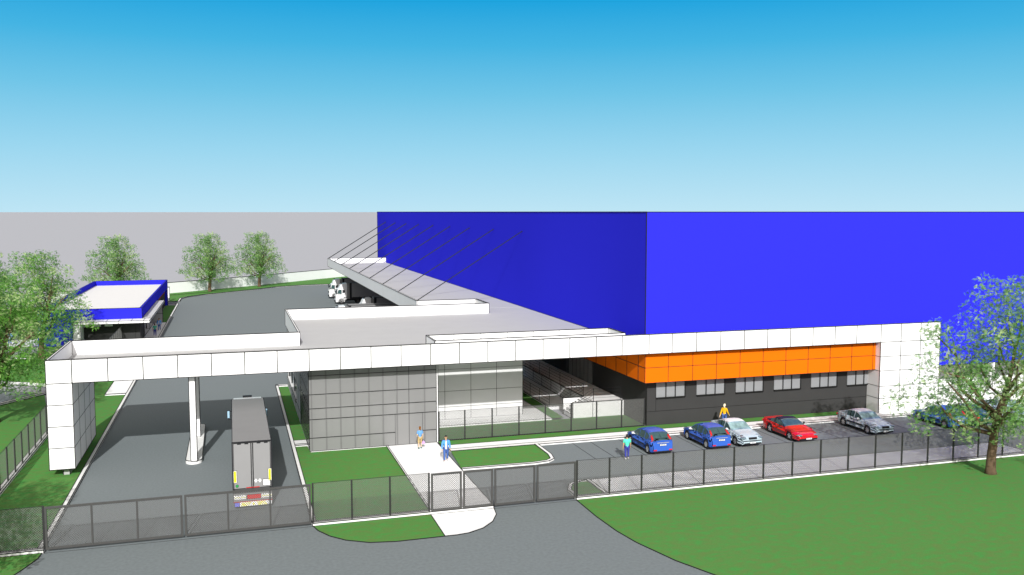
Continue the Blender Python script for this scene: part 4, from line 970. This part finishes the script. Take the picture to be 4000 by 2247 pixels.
make_person('person in a mint green shirt standing on the asphalt by a blue hatchback', (27.2,59.8,.01), R(172), 1.86, 'mint', 'indigo', 'shoew', 'hairdark', 'skin', .06, .05, rbend=.1, lbend=.2)
make_person('blond person in a yellow jacket walking along the charcoal wall', (39.2,66.7,.1), R(128), 1.86, 'mustard', 'jeans', 'shoew', 'hairblond', 'skinl', .15, .25, sleeve='long', long_hair=True, female=True)
make_person('man in a dark blue jacket facing the viewer beside the low blue building', (-10.58,145.9,.13), R(-5), 1.92, 'jacket', 'jeans', 'shoew', 'hairdark', 'skin', .12, .05, jacket=True, sleeve='long')
make_person('person in a green shirt seen from behind beside the low blue building', (-10.72,139.6,.13), R(174), 1.86, 'green', 'indigo', 'shoew', 'hairdark', 'skin', .06, .05)
make_person('person in a blue jacket on the white paving behind the left trees', (-28.8,136.6,.06), R(-5), 1.9, 'jacket', 'jeans', 'shoew', 'hairdark', 'skin', .12, .05, jacket=True, sleeve='long')
# ------------------------------------------------------------------ sky, sun, camera
w = bpy.data.worlds.new('World'); scene.world = w; w.use_nodes = True
nt = w.node_tree; nt.nodes.clear()
out = nt.nodes.new('ShaderNodeOutputWorld')
tc = nt.nodes.new('ShaderNodeTexCoord'); sep = nt.nodes.new('ShaderNodeSeparateXYZ')
nt.links.new(tc.outputs['Generated'], sep.inputs[0])
SUN = Vector((-.308, -1.705, 1)).normalized()      # towards the sun
elev = math.asin(SUN.z); azim = math.atan2(SUN.x, SUN.y)
sky = nt.nodes.new('ShaderNodeTexSky'); sky.sky_type = 'NISHITA'; sky.sun_disc = False
sky.sun_elevation = elev; sky.sun_rotation = azim
hs = nt.nodes.new('ShaderNodeHueSaturation'); hs.inputs['Saturation'].default_value = .04; hs.inputs['Value'].default_value = 1.6
nt.links.new(sky.outputs[0], hs.inputs['Color'])
bg1 = nt.nodes.new('ShaderNodeBackground'); bg1.inputs['Strength'].default_value = .1
wm = nt.nodes.new('ShaderNodeMix'); wm.data_type = 'RGBA'; wm.blend_type = 'MULTIPLY'; wm.inputs['Factor'].default_value = 1
wm.inputs[7].default_value = (1.07, 1.0, .94, 1); nt.links.new(hs.outputs[0], wm.inputs[6]); nt.links.new(wm.outputs[2], bg1.inputs['Color'])
mul = nt.nodes.new('ShaderNodeMath'); mul.operation = 'MULTIPLY'; mul.inputs[1].default_value = 4.0
nt.links.new(sep.outputs['Z'], mul.inputs[0])
rp_ = nt.nodes.new('ShaderNodeValToRGB'); nt.links.new(mul.outputs[0], rp_.inputs['Fac'])
stops = [(0.0,(190,229,245)),(.25,(156,215,240)),(.5,(112,197,232)),(.7,(69,180,227)),(.9,(22,162,222))]
el = rp_.color_ramp.elements
while len(el) < len(stops): el.new(.5)
for e, (p, c) in zip(el, stops): e.position = p; e.color = lin(c)+(1,)
bg2 = nt.nodes.new('ShaderNodeBackground'); 
dp = nt.nodes.new('ShaderNodeVectorMath'); dp.operation = 'DOT_PRODUCT'; nt.links.new(tc.outputs['Generated'], dp.inputs[0])
dp.inputs[1].default_value = tuple(Vector((SUN.x, SUN.y, 0)).normalized())
m2 = nt.nodes.new('ShaderNodeMapRange'); m2.inputs['From Min'].default_value = -.35; m2.inputs['From Max'].default_value = .6; m2.clamp = True
nt.links.new(dp.outputs['Value'], m2.inputs['Value'])
wx = nt.nodes.new('ShaderNodeMix'); wx.data_type = 'RGBA'; nt.links.new(m2.outputs[0], wx.inputs[0]); nt.links.new(rp_.outputs[0], wx.inputs[6])
wx.inputs[7].default_value = (.80, .76, .72, 1)      # whiter sky on the side of the sun, behind the viewer
nt.links.new(wx.outputs[2], bg2.inputs['Color'])
mr = nt.nodes.new('ShaderNodeMapRange'); mr.inputs['From Min'].default_value = .245; mr.inputs['From Max'].default_value = .36
nt.links.new(sep.outputs['Z'], mr.inputs['Value'])
mx = nt.nodes.new('ShaderNodeMixShader'); nt.links.new(mr.outputs[0], mx.inputs['Fac'])
nt.links.new(bg2.outputs[0], mx.inputs[1]); nt.links.new(bg1.outputs[0], mx.inputs[2]); nt.links.new(mx.outputs[0], out.inputs['Surface'])
sl = bpy.data.lights.new('sun', 'SUN'); sl.energy = 4.7; sl.angle = R(.5); sl.color = (1, .985, .96)
so = bpy.data.objects.new('sun', sl); col.objects.link(so); so.rotation_euler = SUN.to_track_quat('Z', 'Y').to_euler(); so.location = (-30,-150,90)
cam = bpy.data.cameras.new('camera'); co = bpy.data.objects.new('camera', cam); col.objects.link(co)
cam.sensor_width = 36; cam.lens = 3562/4000*36; cam.clip_start = .5; cam.clip_end = 60000
co.location = (0,0,18); co.rotation_euler = (R(90-4.75), 0, R(-17.14)); scene.camera = co
scene.view_settings.view_transform = 'Standard'; scene.view_settings.look = 'None'; scene.view_settings.exposure = 0; scene.view_settings.gamma = 1
scene.render.engine = 'CYCLES'
scene.cycles.use_denoising = True
scene.cycles.max_bounces = 9; scene.cycles.diffuse_bounces = 6; scene.cycles.transparent_max_bounces = 24
scene.cycles.sample_clamp_indirect = 6
